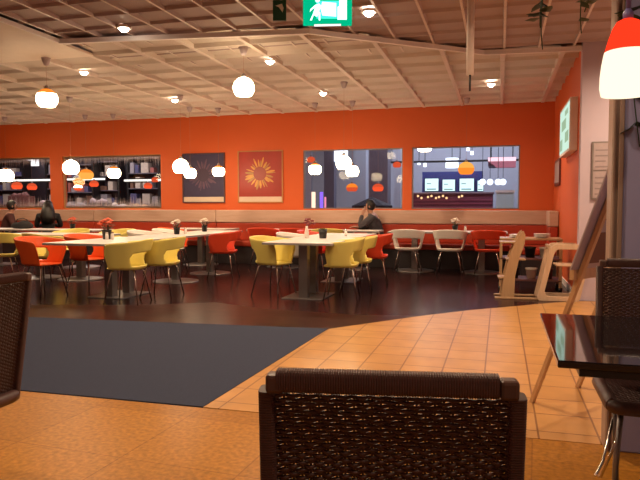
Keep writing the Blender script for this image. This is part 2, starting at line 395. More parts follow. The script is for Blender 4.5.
# deg 0 faces the back wall, 90 faces left, -90 faces right
chair('white', -1.57, 11.20, 0, 'white tub chair at the back table, left of the two white ones there')
chair('white', -.83, 11.18, -2, 'white tub chair in the middle of the row of three at the back table')
chair('red', -.19, 11.18, 0, 'red tub chair at the right end of the back table row')
chair('yellow', -2.92, 7.96, -104, 'yellow tub chair alone at the left side of the right long table')
chair('yellow', -1.95, 7.86, 98, 'yellow tub chair at the near right side of the right long table')
chair('yellow', -1.90, 8.48, 100, 'yellow tub chair behind the nearest one on the right side of the right long table')
chair('red', -1.82, 9.28, 98, 'red tub chair behind two yellow ones, farthest on the right long table')
chair('white', -3.02, 9.25, -92, 'off-white tub chair on the left side of the right long table, behind the yellow one')
chair('red', -2.95, 10.05, -90, 'red tub chair at the far left side of the right long table')
chair('yellow', -4.44, 6.84, 100, 'yellow tub chair at the near right side of the left long table')
chair('yellow', -4.32, 7.46, 97, 'yellow tub chair second along the right side of the left long table, beside its end')
chair('orange', -5.84, 7.00, -99, 'orange tub chair at the near left corner of the left long table')
chair('orange', -5.74, 7.85, -98, 'orange tub chair half hidden behind the posts of the left long table')
chair('red', -4.42, 9.62, 99, 'orange-red tub chair at the right of the round-based table, seen from its side')
chair('white', -5.72, 9.40, -90, 'white tub chair across the round-based table from the orange-red chair')
chair('white', -5.70, 10.15, -88, 'white tub chair behind the other white one across the round-based table')
chair('yellow', -7.45, 8.05, 30, 'yellow tub chair cut by the left edge of the photo')
chair('yellow', -6.62, 8.02, -20, 'yellow tub chair just right of the one cut by the left edge')
chair('yellow', -7.35, 9.55, 176, 'yellow tub chair on the far side of the small left table')
chair('yellow', -6.45, 9.62, 170, 'yellow tub chair far behind the orange flower pot, across the small left table')
chair('orange', -5.95, 10.75, -80, 'orange tub chair far behind the orange flower pot')
chair('red', -4.35, 11.30, 5, 'red tub chair at the bench table behind the right long table, left one')
chair('red', -3.70, 11.32, -5, 'red tub chair at the bench table behind the right long table, right one')
chair('yellow', -3.05, 11.18, 12, 'yellow tub chair at the bench table just left of the seated person')

# ================================================================= TABLES
def long_table(label, x0, x1, y0, y1, posts, round_base=False, top='tabletop'):
    cx, cy = (x0+x1)/2, (y0+y1)/2
    t = thing('dining_table', label, 'table', (cx, cy, 0)); hx, hy = (x1-x0)/2, (y1-y0)/2
    MB().span((-hx, -hy, .716), (hx, hy, .742)).build('tabletop', M[top], t, bevel=.004)
    e = MB(); q = .003
    for a, b in (((-hx-q, -hy-q), (hx+q, -hy)), ((-hx-q, hy), (hx+q, hy+q)), ((-hx-q, -hy), (-hx, hy)), ((hx, -hy), (hx+q, hy))): e.span((*a, .712), (*b, .738))
    e.build('edge_band', M['edge'], t)
    for px, py in posts:
        if round_base:
            MB().lathe([(.36, 0), (.36, .012), (.30, .022), (.06, .03), (.001, .03)], 32, c=(px, py, 0)).build('base_plate', M['steel'], t)
            MB().span((px-.055, py-.055, .02), (px+.055, py+.055, .716)).build('post', M['steel'], t, bevel=.006)
        else:
            MB().span((px-.27, py-.34, 0), (px+.27, py+.34, .014)).build('base_plate', M['steel'], t, bevel=.004)
            for s in (-1, 1):
                MB().span((px-.06, py+s*.2-.06, .014), (px+.06, py+s*.2+.06, .716)).build('post', M['steel'], t, bevel=.006)
    return t
long_table('long pale table with double posts in the centre, yellow chairs at both sides', -2.89, -1.98, 7.45, 10.35, [(0, -.92), (0, .92)])
long_table('long pale table at the left with two square posts on a steel plate', -5.49, -4.60, 6.60, 8.26, [(.13, -.05)])
long_table('pale table with a round steel base behind the left long table', -5.40, -4.62, 8.32, 10.9, [(.05, -.62), (.05, .62)], True)
long_table('small pale table at the left, in front of the two seated people', -7.9, -6.1, 8.45, 9.2, [(-.4, 0), (.4, 0)], True)
long_table('pale back table with a row of two white chairs and a red one', -1.95, .13, 11.26, 12.08, [(-.6, 0), (.6, 0)], True)
long_table('pale table along the bench behind the right long table', -4.75, -3.4, 11.40, 12.10, [(0, 0)], True)
long_table('small pale table along the bench next to the seated person in grey', -3.3, -2.15, 11.42, 11.98, [(0, 0)], True)
long_table('pale table along the bench behind the white flower pots', -6.6, -5.2, 11.40, 12.10, [(0, 0)], True)
long_table('long pale table by the bench where the two people at the left sit', -10.4, -7.4, 10.25, 10.95, [(-1, 0), (1, 0)], True)

# black table, near right
t = thing('black_table', 'glossy black table cut by the right edge of the photo', 'table', (.62, 2.39, 0))
MB().span((-.45, -.43, .722), (.45, .43, .745)).build('tabletop', M['black'], t, bevel=.004)
MB().span((-.39, -.425, .700), (.39, .37, .721)).build('under_frame', M['black_edge'], t)
MB().span((-.04, -.04, .02), (.04, .04, .69)).build('post', M['steel'], t)
MB().span((-.22, -.22, 0), (.22, .22, .02)).build('base_plate', M['steel'], t, bevel=.005)

# ================================================================= WICKER CHAIRS
HB = .94
def wicker():
    t = thing('wicker_chair', '', 'chair')
    W = .395; yt, yb = -.255, -.158; z0, z1 = .43, HB-.045
    def hw(z): return .192+(HB-z)*.020
    def yy(z): return yb+(yt-yb)*(z-z0)/(HB-z0)
    # woven back: stakes and strands passing before and behind them
    m = MB(); NS = 27; rows = 66
    for i in range(NS):
        a = -1+2*(i+.5)/NS
        m.bar((a*hw(z0), yy(z0), z0), (a*hw(z1), yy(z1), z1), .004, .003, up=(0, 1, 0))
    m.build('back_stakes', M['wicker'], t)
    m = MB(); NP = NS*2
    for r in range(rows):
        z = z0+(z1-z0)*(r+.5)/rows; vs = []
        hgt = .0069/2; pr = (-1)**r
        for k in range(NP+1):
            a = -1+2*k/NP; off = .0042*pr*math.sin(PI*k/2+PI/2*0) if True else 0
            x = a*hw(z); y = yy(z)+.0042*pr*(1 if k % 4 == 1 else -1 if k % 4 == 3 else 0)
            zz = z+.0008*math.sin(k*1.7+r)
            vs += [(x, y-.0024, zz-hgt*.75), (x, y-.0024, zz+hgt*.75), (x, y+.0022, zz+hgt), (x, y+.0022, zz-hgt)]
        fs = []
        for k in range(NP):
            o = 4*k
            for q in range(4): fs.append((o+q, o+(q+1) % 4, o+4+(q+1) % 4, o+4+q))
        m.add(vs, fs, 0, True)
    m.build('back_weave', M['wicker'], t)
    # wrapped top roll and side posts, each turn of the cane a ridge
    def wrapped(p, q, rx, ry, pitch, axis_up, squash=False):
        m = MB(); p, q = Vector(p), Vector(q); L = (q-p).length; n = int(L/pitch*2); tdir = (q-p)/L
        a = tdir.cross(Vector(axis_up)).normalized(); b = a.cross(tdir).normalized(); N = 16; vs = []
        for i in range(n+1):
            c = p+(q-p)*i/n; k = 1 if i % 2 else .93
            for s in range(N):
                co, si = math.cos(2*PI*s/N), math.sin(2*PI*s/N); e = .55
                vs.append(c+a*rx*k*math.copysign(abs(co)**e, co)+b*ry*k*math.copysign(abs(si)**e, si))
        fs = [(i*N+s, i*N+(s+1) % N, (i+1)*N+(s+1) % N, (i+1)*N+s) for i in range(n) for s in range(N)]
        fs += [tuple(range(N-1, -1, -1)), tuple(n*N+s for s in range(N))]
        return m.add(vs, fs, 0, False)
    zr = HB-.022
    wrapped((-hw(zr)+.010, yy(zr), zr), (hw(zr)-.024, yy(zr), zr), .017, .0195, .0040, (0, 0, 1)).build('top_roll', M['wicker'], t)
    for s in (-1, 1):
        wrapped((s*(hw(z0)+.006), yy(z0), z0-.03), (s*(hw(z1)+.006), yy(z1), HB-.038), .0145, .016, .0045, (0, 1, 0)).build('back_post', M['wicker'], t)
        MB().box((s*(hw(zr)-.008), yy(zr), zr-.004), (.030, .031, .032)).build('corner_cap', M['wicker_light'], t, bevel=.006)
    # seat: woven panel inside a rolled rim
    m = MB(); NX, NY = 36, 40
    for j in range(NY):
        y = -.19+.42*(j+.5)/NY; vs = []
        for k in range(NX+1):
            x = -.205+.41*k/NX; z = .43+.0035*(1 if (k+2*j) % 4 == 1 else -1 if (k+2*j) % 4 == 3 else 0)
            vs += [(x, y-.0045, z), (x, y+.0045, z), (x, y+.0045, z-.003), (x, y-.0045, z-.003)]
        fs = [(4*k+q, 4*k+(q+1) % 4, 4*k+4+(q+1) % 4, 4*k+4+q) for k in range(NX) for q in range(4)]
        m.add(vs, fs, 0, True)
    for i in range(NX//2): x = -.205+.41*(i+.5)/(NX//2); m.span((x-.003, -.19, .428), (x+.003, .23, .431))
    m.build('seat_weave', M['wicker'], t)
    m = MB(); c = []
    for (cx, cy, a0) in ((.165, .20, 0), (-.165, .20, 90), (-.165, -.13, 180), (.165, -.13, 270)):
        c += [(cx+.045*math.cos(R(a0+a)), cy+.045*math.sin(R(a0+a)), .42) for a in (0, 30, 60, 90)]
    m.tube(c+[c[0], c[1]], .026, 12); m.build('seat_rim', M['wicker'], t)
    MB().span((-.17, -.16, .395), (.17, .19, .410)).build('seat_board', M['dark'], t)
    for sx in (-1, 1):
        MB().tube([(sx*.17, .18, .41), (sx*.19, .21, .2), (sx*.195, .215, 0)], .011, 10).build('leg', M['steel'], t)
        MB().tube([(sx*.15, -.12, .41), (sx*.145, -.09, .2), (sx*.14, -.07, 0)], .011, 10).build('leg', M['steel'], t)
        MB().tube([(sx*.19, .205, .28), (sx*.225, .10, .10), (sx*.228, -.02, .055), (sx*.195, -.06, .10), (sx*.152, -.10, .28)], .006, 8).build('side_hoop', M['chrome'], t)
    return t
wc = wicker(); wc.location = (-.208, 1.23, 0); wc.rotation_euler = (0, 0, R(9.9))
wc['label'] = 'dark brown wicker chair seen from behind, nearest at the bottom centre'; wc['group'] = 'wicker chairs'
dup(wc, (-2.087, 1.925, 0), R(90), 'dark brown wicker chair cut by the left edge of the photo', 'wicker chairs')
dup(wc, (.640, 2.82, 0), R(180), 'dark brown wicker chair behind the glossy black table', 'wicker chairs').scale = (1.03, 1.0, 1.03)

# ================================================================= EASEL
A = Vector((.205, 4.014, 0)); B = Vector((.514, 4.436, 0)); ab = (B-A).normalized(); nn = Vector((ab.y, -ab.x, 0)); Mid = (A+B)/2
t = thing('display_easel', 'wooden easel with a large leaning board beside the column at the right', 'easel', Mid)
def ep(w_, h, off=0): return ab*w_ + nn*(.37*h+off) + Vector((0, 0, h))
hl = (B-A).length/2
for s in (-1, 1):
    MB().bar(ep(s*hl, .0), ep(s*hl, 1.52), .034, .026, up=nn).build('leg', M['oak'], t, bevel=.003)
MB().bar(ep(.09, .42), ep(.09, 1.52), .030, .024, up=nn).build('mast', M['oak'], t, bevel=.003)
MB().bar(ep(-hl, .42), ep(hl, .42), .024, .045).build('crossbar', M['oak'], t, bevel=.003)
MB().bar(ep(-.31, .815, -.03), ep(.31, .815, -.03), .03, .07).build('ledge', M['oak'], t, bevel=.003)
def slab(m, w0, w1, h0, h1, o0, o1, mi=0):
    vs = [ep(x, h, o) for o in (o0, o1) for x, h in ((w0, h0), (w1, h0), (w1, h1), (w0, h1))]
    return m.add(vs, [(0, 1, 2, 3), (7, 6, 5, 4), (0, 4, 5, 1), (1, 5, 6, 2), (2, 6, 7, 3), (3, 7, 4, 0)], mi)
slab(MB(), -.35, .35, .84, 1.52, -.031, -.022).build('board', M['board'], t)
slab(slab(MB(), -.22, .22, .87, 1.05, -.022, -.016), -.20, .20, 1.12, 1.44, -.022, -.016).build('backing', M['board_red'], t)

# ================================================================= WOODEN HIGH CHAIRS (right of the back table)
t = thing('wooden_high_chair', 'beech high chair with a solid leaning blade side and floor rail, beside the red chair', 'high chair', (.20, 8.62, 0), R(3))
# blade-shaped sides in the X-Z plane
blade = [(-.19, .02), (-.02, .02), (-.01, .30), (.035, .52), (.10, .72), (.105, .82), (.085, .885), (.045, .85), (-.02, .74), (-.09, .54), (-.15, .28)]
MB().ext(blade, lambda a, b, d: (a, d, b), -.17, -.145).build('side_panel', M['beech'], t, bevel=.006)
MB().ext(blade, lambda a, b, d: (a, d, b), .145, .17).build('side_panel', M['beech'], t, bevel=.006)
for y in (-.157, .157): MB().span((-.26, y-.02, 0), (.30, y+.02, .025)).build('floor_rail', M['beech'], t, bevel=.005)
MB().span((-.12, -.145, .50), (.12, .145, .52)).build('seat', M['beech'], t, bevel=.004)
MB().span((-.22, -.145, .26), (-.06, .145, .28)).build('footrest', M['beech'], t, bevel=.004)
MB().span((-.20, -.155, .72), (.02, .155, .74)).build('tray', M['beech'], t, bevel=.004)
t = thing('wooden_high_chair', 'pale beech high chair with an open rounded frame side, next to the easel', 'high chair', (.70, 8.60, 0), R(3))
def frame_side(y):
    out = [(-.24, 0), (.30, 0), (.30, .06), (.02, .06), (-.03, .09), (-.105, .05)]
    m = MB(); th = .055
    o = [(-.25, .0), (.26, .0), (.40, .66), (.40, .72), (-.04, .72), (-.11, .66)]
    i = [(-.16, .10), (-.12, .06), (.21, .06), (.335, .60), (.32, .655), (-.01, .655), (-.045, .61)]
    n = 40
    def samp(poly):
        pts = []; L = [0]
        for k in range(len(poly)):
            a, b = Vector(poly[k]), Vector(poly[(k+1) % len(poly)]); L.append(L[-1]+(b-a).length)
        return poly
    def polar(poly, ang, c=(.08, .36)):
        d = Vector((math.cos(ang), math.sin(ang))); c = Vector(c); best = 9
        for k in range(len(poly)):
            a, b = Vector(poly[k])-c, Vector(poly[(k+1) % len(poly)])-c; e = b-a
            den = d.x*e.y-d.y*e.x
            if abs(den) < 1e-9: continue
            tt = (a.x*e.y-a.y*e.x)/den; ss = (a.x*d.y-a.y*d.x)/den
            if tt > 0 and -1e-6 <= ss <= 1+1e-6: best = min(best, tt)
        return c+d*best
    N = 72; vs = []
    for dpt in (y-.014, y+.014):
        for poly in (o, i):
            for k in range(N):
                q = polar(poly, 2*PI*k/N); vs.append((q.x, dpt, q.y))
    fs = []
    for k in range(N):
        e = (k+1) % N
        fs += [(k, e, N+e, N+k), (2*N+k, 3*N+k, 3*N+e, 2*N+e), (k, 2*N+k, 2*N+e, e), (N+k, N+e, 3*N+e, 3*N+k)]
    return m.add(vs, fs)
M['beech_pale'] = wood('pale_beech', (.56, .38, .25), (.64, .45, .31), .4, 3, (8, 8, 1))
for y in (-.18, .18): frame_side(y).build('side_frame', M['beech_pale'], t, bevel=.004)
MB().span((-.02, -.166, .44), (.26, .166, .46)).build('seat', M['beech_pale'], t, bevel=.004)
MB().bar((-.10, -.166, .68), (-.10, .166, .68), .03, .05).build('crossbar', M['beech_pale'], t, bevel=.003)
MB().bar((.30, -.166, .30), (.30, .166, .30), .03, .03).build('crossbar', M['beech_pale'], t, bevel=.003)
MB().bar((.36, -.166, .70), (.40, .166, .80), .03, .05).build('crossbar', M['beech_pale'], t, bevel=.003)
# serving trolley behind the high chairs
t = thing('serving_trolley', 'wooden serving trolley with shelves of small things behind the high chairs', 'trolley', (.42, 9.55, 0))
for z in (.14, .44, .72): MB().span((-.42, -.25, z), (.42, .25, z+.025)).build('shelf', M['beech'] if z > .5 else M['board_red'], t, bevel=.004)
for sx in (-1, 1):
    for sy in (-1, 1): MB().span((sx*.40-.02, sy*.23-.02, .06), (sx*.40+.02, sy*.23+.02, .72)).build('post', M['beech'], t); MB().lathe([(.001, 0), (.03, .0), (.03, .06), (.001, .06)], 12, c=(sx*.40, sy*.23, 0)).build('caster', M['dark'], t)
rnd = random.Random(5)
for i, (x, y, z, mat, lab) in enumerate([(-.2, -.08, .465, 'red', 'red tub on the middle trolley shelf, left'), (.0, -.08, .465, 'dark', 'dark tub on the middle trolley shelf'), (.2, -.08, .465, 'white', 'white tub on the middle trolley shelf'),
        (-.22, -.08, .165, 'dark', 'dark tub on the bottom trolley shelf, left'), (.02, -.08, .165, 'white', 'white tub on the bottom trolley shelf'), (.24, -.08, .165, 'board_red', 'maroon tub on the bottom trolley shelf, right')]):
    tb = thing('storage_tub', lab, 'tub', (.42+x, 9.55+y, z), 0, 'tubs on the serving trolley')
    MB().lathe([(.06, 0), (.075, .13), (.08, .13), (.08, .14), (.07, .14), (.056, .01), (.001, .01)], 18).build('body', M[mat], tb)
    MB().lathe([(.085, .141), (.085, .152), (.03, .158), (.001, .158)], 18).build('lid', M[mat], tb)
for i, (x, n) in enumerate(((-.18, 3), (.16, 4))):
    for k in range(n):
        o = MB().lathe([(.045, 0), (.10, .010), (.115, .016), (.112, .019), (.09, .012), (.001, .008)], 20).build('plate', M['tabletop'])
        o.location = (.42+x, 9.50, .746+k*.014)
        tag(o, ('white plate on the left pile on the serving trolley, %s' if i == 0 else 'white plate on the right pile on the serving trolley, %s') % ['lowest', 'second up', 'third up', 'topmost'][k], 'plate', 'plates on the serving trolley')

# ================================================================= PENDANT LAMPS
def pendant(p, rad, kind, label, ceil=ZC, flat=.78, mats=('shade_white', 'shade_orange'), group='globe pendant lamps', cut=.42):
    """kind: share of the shade's height that is the coloured cap"""
    t = thing('pendant_lamp', label, 'lamp', (p[0], p[1], ceil), 0, group); z = p[2]-ceil
    n = 16; body = []; cap = []
    for i in range(n+1):
        th = PI*.24+(PI*.92-PI*.24)*i/n    # from the open bottom up to the neck
        body.append((rad*math.sin(th), -rad*flat*math.cos(th)))
    k = next(i for i, q in enumerate(body) if q[1] > rad*flat*(1-2*kind)-1e-6) if kind else n
    lo = body[:k+1]; up = body[k:]
    MB().lathe([(.001, lo[0][1])]+lo+([(.001, lo[-1][1]+.001)] if kind == 0 else []), 28, c=(0, 0, z)).build('shade', M[mats[0]], t); sh = C.objects[-1]
    if kind: MB().lathe(up+[(.001, up[-1][1])], 28, c=(0, 0, z)).build('shade_cap', M[mats[1]], sh)
    MB().lathe([(.028, 0), (.03, .03), (.012, .05), (.001, .05)], 14, c=(0, 0, z+rad*flat*.97)).build('lamp_holder', M['steel'], t)
    MB().tube([(0, 0, z+rad*flat), (0, 0, -.03)], .0018, 6).build('cord', M['cord'], t)
    MB().lathe([(.001, -.10), (.03, -.095), (.05, -.04), (.06, 0), (.001, 0)], 16).build('ceiling_rose', M['board'], t)
    return t
L3 = [  # sight line of the shade, of its ceiling rose, radius
 (46, 99, 58, 11, .28, 'orange-topped globe lamp high at the left under the ceiling'),
 (243.5, 88, 47, 11.3, 0, 'large white globe lamp hanging high above the centre of the room'),
 (69.5, 168, 97, 8.5, 0, 'large white globe lamp at the left end of the wide fringed window'),
 (113, 173, 114, 7, .22, 'white lamp with orange top in the middle of the wide fringed window'),
 (4.5, 176, 117, 7.8, .1, 'white lamp cut by the left edge of the photo'),
 (180, 167, 95, 8.5, 0, 'white globe lamp overlapping the left edge of the dark flower print'),
 (189.5, 173.5, 107, 6.6, .12, 'smaller white lamp in front of the lower left of the dark flower print'),
 (218, 171.5, 108, 6.6, .22, 'white lamp with orange top at the right side of the dark flower print'),
 (315, 169.5, 103, 6.9, .2, 'white lamp with orange top at the left of the window right of the daisy print'),
 (344, 163.5, 82, 8.3, .0, 'large white globe lamp above the seated person in grey'),
 (352.5, 171.5, 101, 7, .12, 'white lamp just below and right of the large globe above the seated person'),
]
def hung(xy, u, v):        # the point on the plumb line below xy that lies on the sight line's height
    q = ray(u, v); k = math.hypot(*xy)/math.hypot(q.x, q.y); return (xy[0], xy[1], EYE+q.z*k), -xy[0]*math.sin(YAW)+xy[1]*math.cos(YAW)
for u, v, vr, pr, k, lab in L3:
    p, z_ = hung(tuple(atz(u, vr, ZC))[:2], u, v); pendant(p, .93*pr*z_/F, k, lab, ZC, 1.0)
p, z_ = hung(tuple(atz(85, 115, ZC))[:2], 85, 175); pendant(p, 7.2*z_/F, .35, 'amber globe lamp right of the large white one at the wide fringed window', ZC, .8, ('shade_amber', 'shade_orange'))
p, z_ = hung(tuple(atz(467, 98, ZC))[:2], 466, 169); pendant(p, 8*z_/F, .5, 'orange dome lamp in front of the menu screens', ZC, .9, ('shade_orange', 'shade_amber'))
# near lamp over the black table
t = thing('pendant_lamp', 'conical lamp with red top and white bottom hanging over the black table', 'lamp', (.480, 2.80, ZR))
z = 1.645-ZR
prof = [(.094, 0), (.100, .03), (.099, .08), (.094, .125), (.087, .165), (.085, .172)]
MB().lathe([(.001, .002)]+prof, 36, c=(0, 0, z)).build('shade', M['shade_near'], t)
MB().lathe([(.085, .172), (.074, .215), (.058, .262), (.042, .290), (.022, .300), (.001, .300)], 36, c=(0, 0, z)).build('shade_cap', M['shade_nearred'], t)
MB().lathe([(.020, .297), (.020, .325), (.010, .34), (.001, .34)], 16, c=(0, 0, z)).build('lamp_holder', M['bluecord'], t)
MB().tube([(0, 0, z+.335), (0, 0, -.03)], .010, 8).build('cord', M['bluecord'], t)
MB().lathe([(.001, -.05), (.04, -.045), (.06, -.01), (.06, 0), (.001, 0)], 16).build('ceiling_rose', M['steel'], t)

# ================================================================= DOWNLIGHTS, DETECTORS
def spot(loc, power, size=100, blend=.6, col=(1, .74, .48), rad=.05):
    l = bpy.data.lights.new('downlight_beam', 'SPOT'); l.energy = power; l.spot_size = R(size); l.spot_blend = blend; l.color = col; l.shadow_soft_size = rad
    o = bpy.data.objects.new('downlight_beam', l); C.objects.link(o); o.location = loc; return o
DL = [((-5.862, 7.997, ZC), 'downlight in the lower ceiling right of the orange-topped globe lamp'), ((-5.791, 10.543, ZC), 'downlight in the lower ceiling farthest at the left'), ((-3.011, 8.086, ZC), 'downlight just right of the large white globe lamp'),
      ((-2.974, 10.599, ZC), 'downlight in the lower ceiling above the right window pair'), ((-.171, 10.564, ZC), 'downlight at the right end of the lower ceiling'),
      (tuple(atz(124, 28, ZR)), 'downlight in the recessed ceiling at the upper left'), (tuple(atz(369, 12, ZR)), 'downlight in the recessed ceiling right of the exit sign')]
for p, lab in DL:
    t = thing('downlight', lab, 'ceiling light', p, 0, 'ceiling downlights')
    rim = MB().lathe([(.055, -.004), (.075, -.010), (.085, -.004), (.085, .02), (.055, .02), (.055, -.004)], 24).build('rim', M['trim'], t)
    MB().lathe([(.001, -.048), (.022, -.044), (.042, -.030), (.056, -.004), (.056, .01), (.001, .01)], 20).build('lens', M['downlight'], rim)
    spot((p[0], p[1], p[2]-.06), 120, 168, 1)
# pole from the ceiling
px, py = -.292, 6.157
t = thing('ceiling_pole', 'white pole hanging from the ceiling with a thin dark rod beneath', 'pole', (px, py, ZR))
MB().tube([(0, 0, 0), (0, 0, 2.43-ZR)], .035, 16).build('pole', M['trim'], t)
MB().tube([(0, 0, 2.43-ZR), (0, 0, 2.28-ZR)], .010, 8).build('rod', M['dark'], t)

# ================================================================= EXIT SIGN
def flat_poly(m, pts, y, mi=0, th=.004):
    n = len(pts); return m.add([(p[0], y, p[1]) for p in pts]+[(p[0], y-th, p[1]) for p in pts], [tuple(range(n)), tuple(range(2*n-1, n-1, -1))]+[(i, n+i, n+(i+1) % n, (i+1) % n) for i in range(n)], mi)
pL, pR = Vector((-1.651, 5.248, 2.76)), Vector((-1.247, 5.364, 2.76)); wdt = (pR-pL).length
t = thing('exit_sign', 'lit green exit sign with white running figure hanging from the ceiling', 'sign', ((pL+pR)/2).to_tuple()[:2]+(2.76,), math.atan2(pR.y-pL.y, pR.x-pL.x))
h = wdt/2
MB().span((-h, .0, 0), (h, .06, .235)).build('housing', M['exit_green'], t)
m = MB()
flat_poly(m, [(-.055+k, z_) for k, z_ in ((-.04, .045), (.165, .045), (.165, .195), (-.04, .195))], 0, 0); m.build('lit_panel', M['exit_cyan'], t)
m = MB()
fig = [[(-.150, .030), (-.135, .030), (-.118, .075), (-.098, .062), (-.085, .062), (-.070, .110), (-.050, .150), (-.072, .172), (-.105, .160), (-.145, .125), (-.152, .100), (-.128, .125), (-.108, .135), (-.125, .085)],
       [(-.085, .115), (-.060, .095), (-.062, .030), (-.075, .030), (-.078, .085), (-.10, .11)]]
for g in fig: flat_poly(m, g, -.002)
flat_poly(m, [(-.085+.02*math.cos(a*PI/8), .20+.02*math.sin(a*PI/8)) for a in range(16)], -.002)
flat_poly(m, [(-.045, .070), (.075, .060), (.075, .175), (-.045, .185), (-.06, .13)], -.006); flat_poly(m, [(.085, .035), (.165, .035), (.165, .22), (.10, .22), (.10, .15), (.085, .14)], -.006)  # first white shape paints the glow at the sign's centre
m.build('pictogram', M['exit_white'], t)
m = MB(); flat_poly(m, [(-.115, -.022), (.115, -.016), (.115, .000), (-.115, -.004)], .0); m.build('lettering_strip', glow('pale_strip', (1, .95, .9), 1.0), t)
for s in (-1, 1): MB().tube([(s*.15, .03, .235), (s*.15, .03, ZR-2.76)], .005, 6).build('hanger', M['steel'], t)
q = at(279, 10, 5.9)
t = thing('direction_sign', 'small dark green sign with white arrow left of the exit sign', 'sign', (q.x, q.y, q.z-.08), R(16))
MB().span((-.06, 0, -.02), (.07, .03, .20)).build('panel', M['green_dark'], t)
m = MB(); flat_poly(m, [(-.035, .12), (.0, .105), (.035, .055), (.045, .10), (.03, .14)], -.001); m.build('arrow', M['paper_white'], t)
for s in (-.04, .05): MB().tube([(s, .015, .20), (s, .015, ZR-q.z+.08)], .004, 6).build('hanger', M['steel'], t)

# ================================================================= PICTURES
def picture(x0, x1, z0, z1, label, bg, petals, centre, mount, framem):
    t = thing('framed_print', label, 'picture', ((x0+x1)/2, YW, z0)); h = (x1-x0)/2; H = z1-z0; b = .022
    f = MB(); f.span((-h, -.035, 0), (h, -.001, b)); f.span((-h, -.035, H-b), (h, -.001, H)); f.span((-h, -.035, b), (-h+b, -.001, H-b)); f.span((h-b, -.035, b), (h, -.001, H-b))
    f.build('frame', framem, t)
    m = MB(); m.span((-h+b, -.014, b), (h-b, -.002, .13), 1); m.span((-h+b, -.014, .13), (h-b, -.002, H-b), 0)
    rnd = random.Random(2); cx, cz = -.01, .13+(H-.13)*.5; RR = min(h, H/2)*.72; n = 25
    for k in range(n):
        a = 2*PI*k/n+rnd.uniform(-.08, .08); ln = RR*rnd.uniform(.68, 1.0); wv = .040*rnd.uniform(.5, 1.25); d = Vector((math.cos(a), math.sin(a))); e = Vector((-d.y, d.x)); c = Vector((cx, cz))
        pts = [c+d*RR*.34-e*wv*.35, c+d*ln*.75-e*wv*.6, c+d*ln*.95-e*wv*.3, c+d*ln, c+d*ln*.95+e*wv*.3, c+d*ln*.75+e*wv*.6, c+d*RR*.34+e*wv*.35]
        flat_poly(m, [(p.x, p.y) for p in pts], -.0142-.0004*(k % 2), 2+(k % 3 == 0), .0012)
    flat_poly(m, [(cx+RR*.40*math.cos(2*PI*k/24), cz+RR*.40*math.sin(2*PI*k/24)) for k in range(24)], -.0162, 4, .0012)
    m.build('print', [bg, mount, petals[0], petals[1], centre], t)
picture(-6.80, -5.78, 1.27, 2.36, 'framed print of a pale violet flower on dark blue', plain('print_navy', (.055, .042, .10), .4, var=.3, scale=3),
        (plain('petal_violet', (.15, .085, .14), .4, var=.3), plain('petal_grey', (.11, .07, .12), .4, var=.3)), plain('flower_heart_violet', (.08, .05, .09), .4), M['mount'], plain('dark_frame', (.10, .05, .06), .4))
picture(-5.47, -4.44, 1.27, 2.385, 'framed print of a yellow daisy on red', plain('print_red', (.38, .030, .018), .4, var=.2, scale=4),
        (plain('petal_yellow', (.66, .30, .045), .4, var=.3, scale=9), plain('petal_olive', (.46, .22, .05), .4, var=.3, scale=9)), plain('flower_heart_red', (.33, .035, .018), .4), M['mount'], M['frame'])
# right wall: lightbox, small frame; pier: notices
t = thing('lightbox', 'lit greenish lightbox sign high on the right wall', 'sign', (XR, 9.62, 1.93))
MB().span((-.10, -.70, 0), (-.001, .70, .70)).build('housing', M['trim'], t, bevel=.006)
m = MB().span((-.104, -.66, .04), (-.10, .66, .66)); m.build('lit_panel', glow('green_white_panel', (.62, .85, .70), .85), t)
m = MB()
for (y, z_, a, b) in ((-.38, .22, .22, .14), (.05, .42, .3, .14), (.42, .16, .18, .16), (-.3, .56, .2, .07)): m.span((-.107, y-a, z_-b/2), (-.104, y+a, z_+b/2), 0)
m.build('panel_shapes', glow('olive_shape', (.42, .58, .38), .7), t)
t = thing('small_frame', 'small dark framed notice on the right wall below the lightbox', 'picture', (XR, 11.62, 1.55))
MB().span((-.03, -.45, 0), (0, .45, .45)).build('frame', plain('maroon_frame', (.12, .03, .025), .4), t); MB().span((-.034, -.40, .05), (-.029, .40, .40)).build('sheet', M['paper'], t)
t = thing('notice_frame', 'grey framed notice of two sheets on the pale wall left of the easel', 'picture', (1.25, 8.56, 1.28))
MB().span((-.16, -.025, 0), (.20, -.001, .72)).build('frame', M['alu'], t)
m = MB(); m.span((-.14, -.029, .37), (.18, -.024, .70)); m.span((-.14, -.029, .02), (.18, -.024, .35)); m.build('sheet', M['paper'], t)
m = MB()
for k in range(9):
    if k != 4: m.span((-.12, -.031, .06+k*.068), (-.12+.12+.07*((k*7) % 3), -.029, .078+k*.068))
m.build('printed_lines', plain('grey_ink', (.28, .22, .23), .6), t)

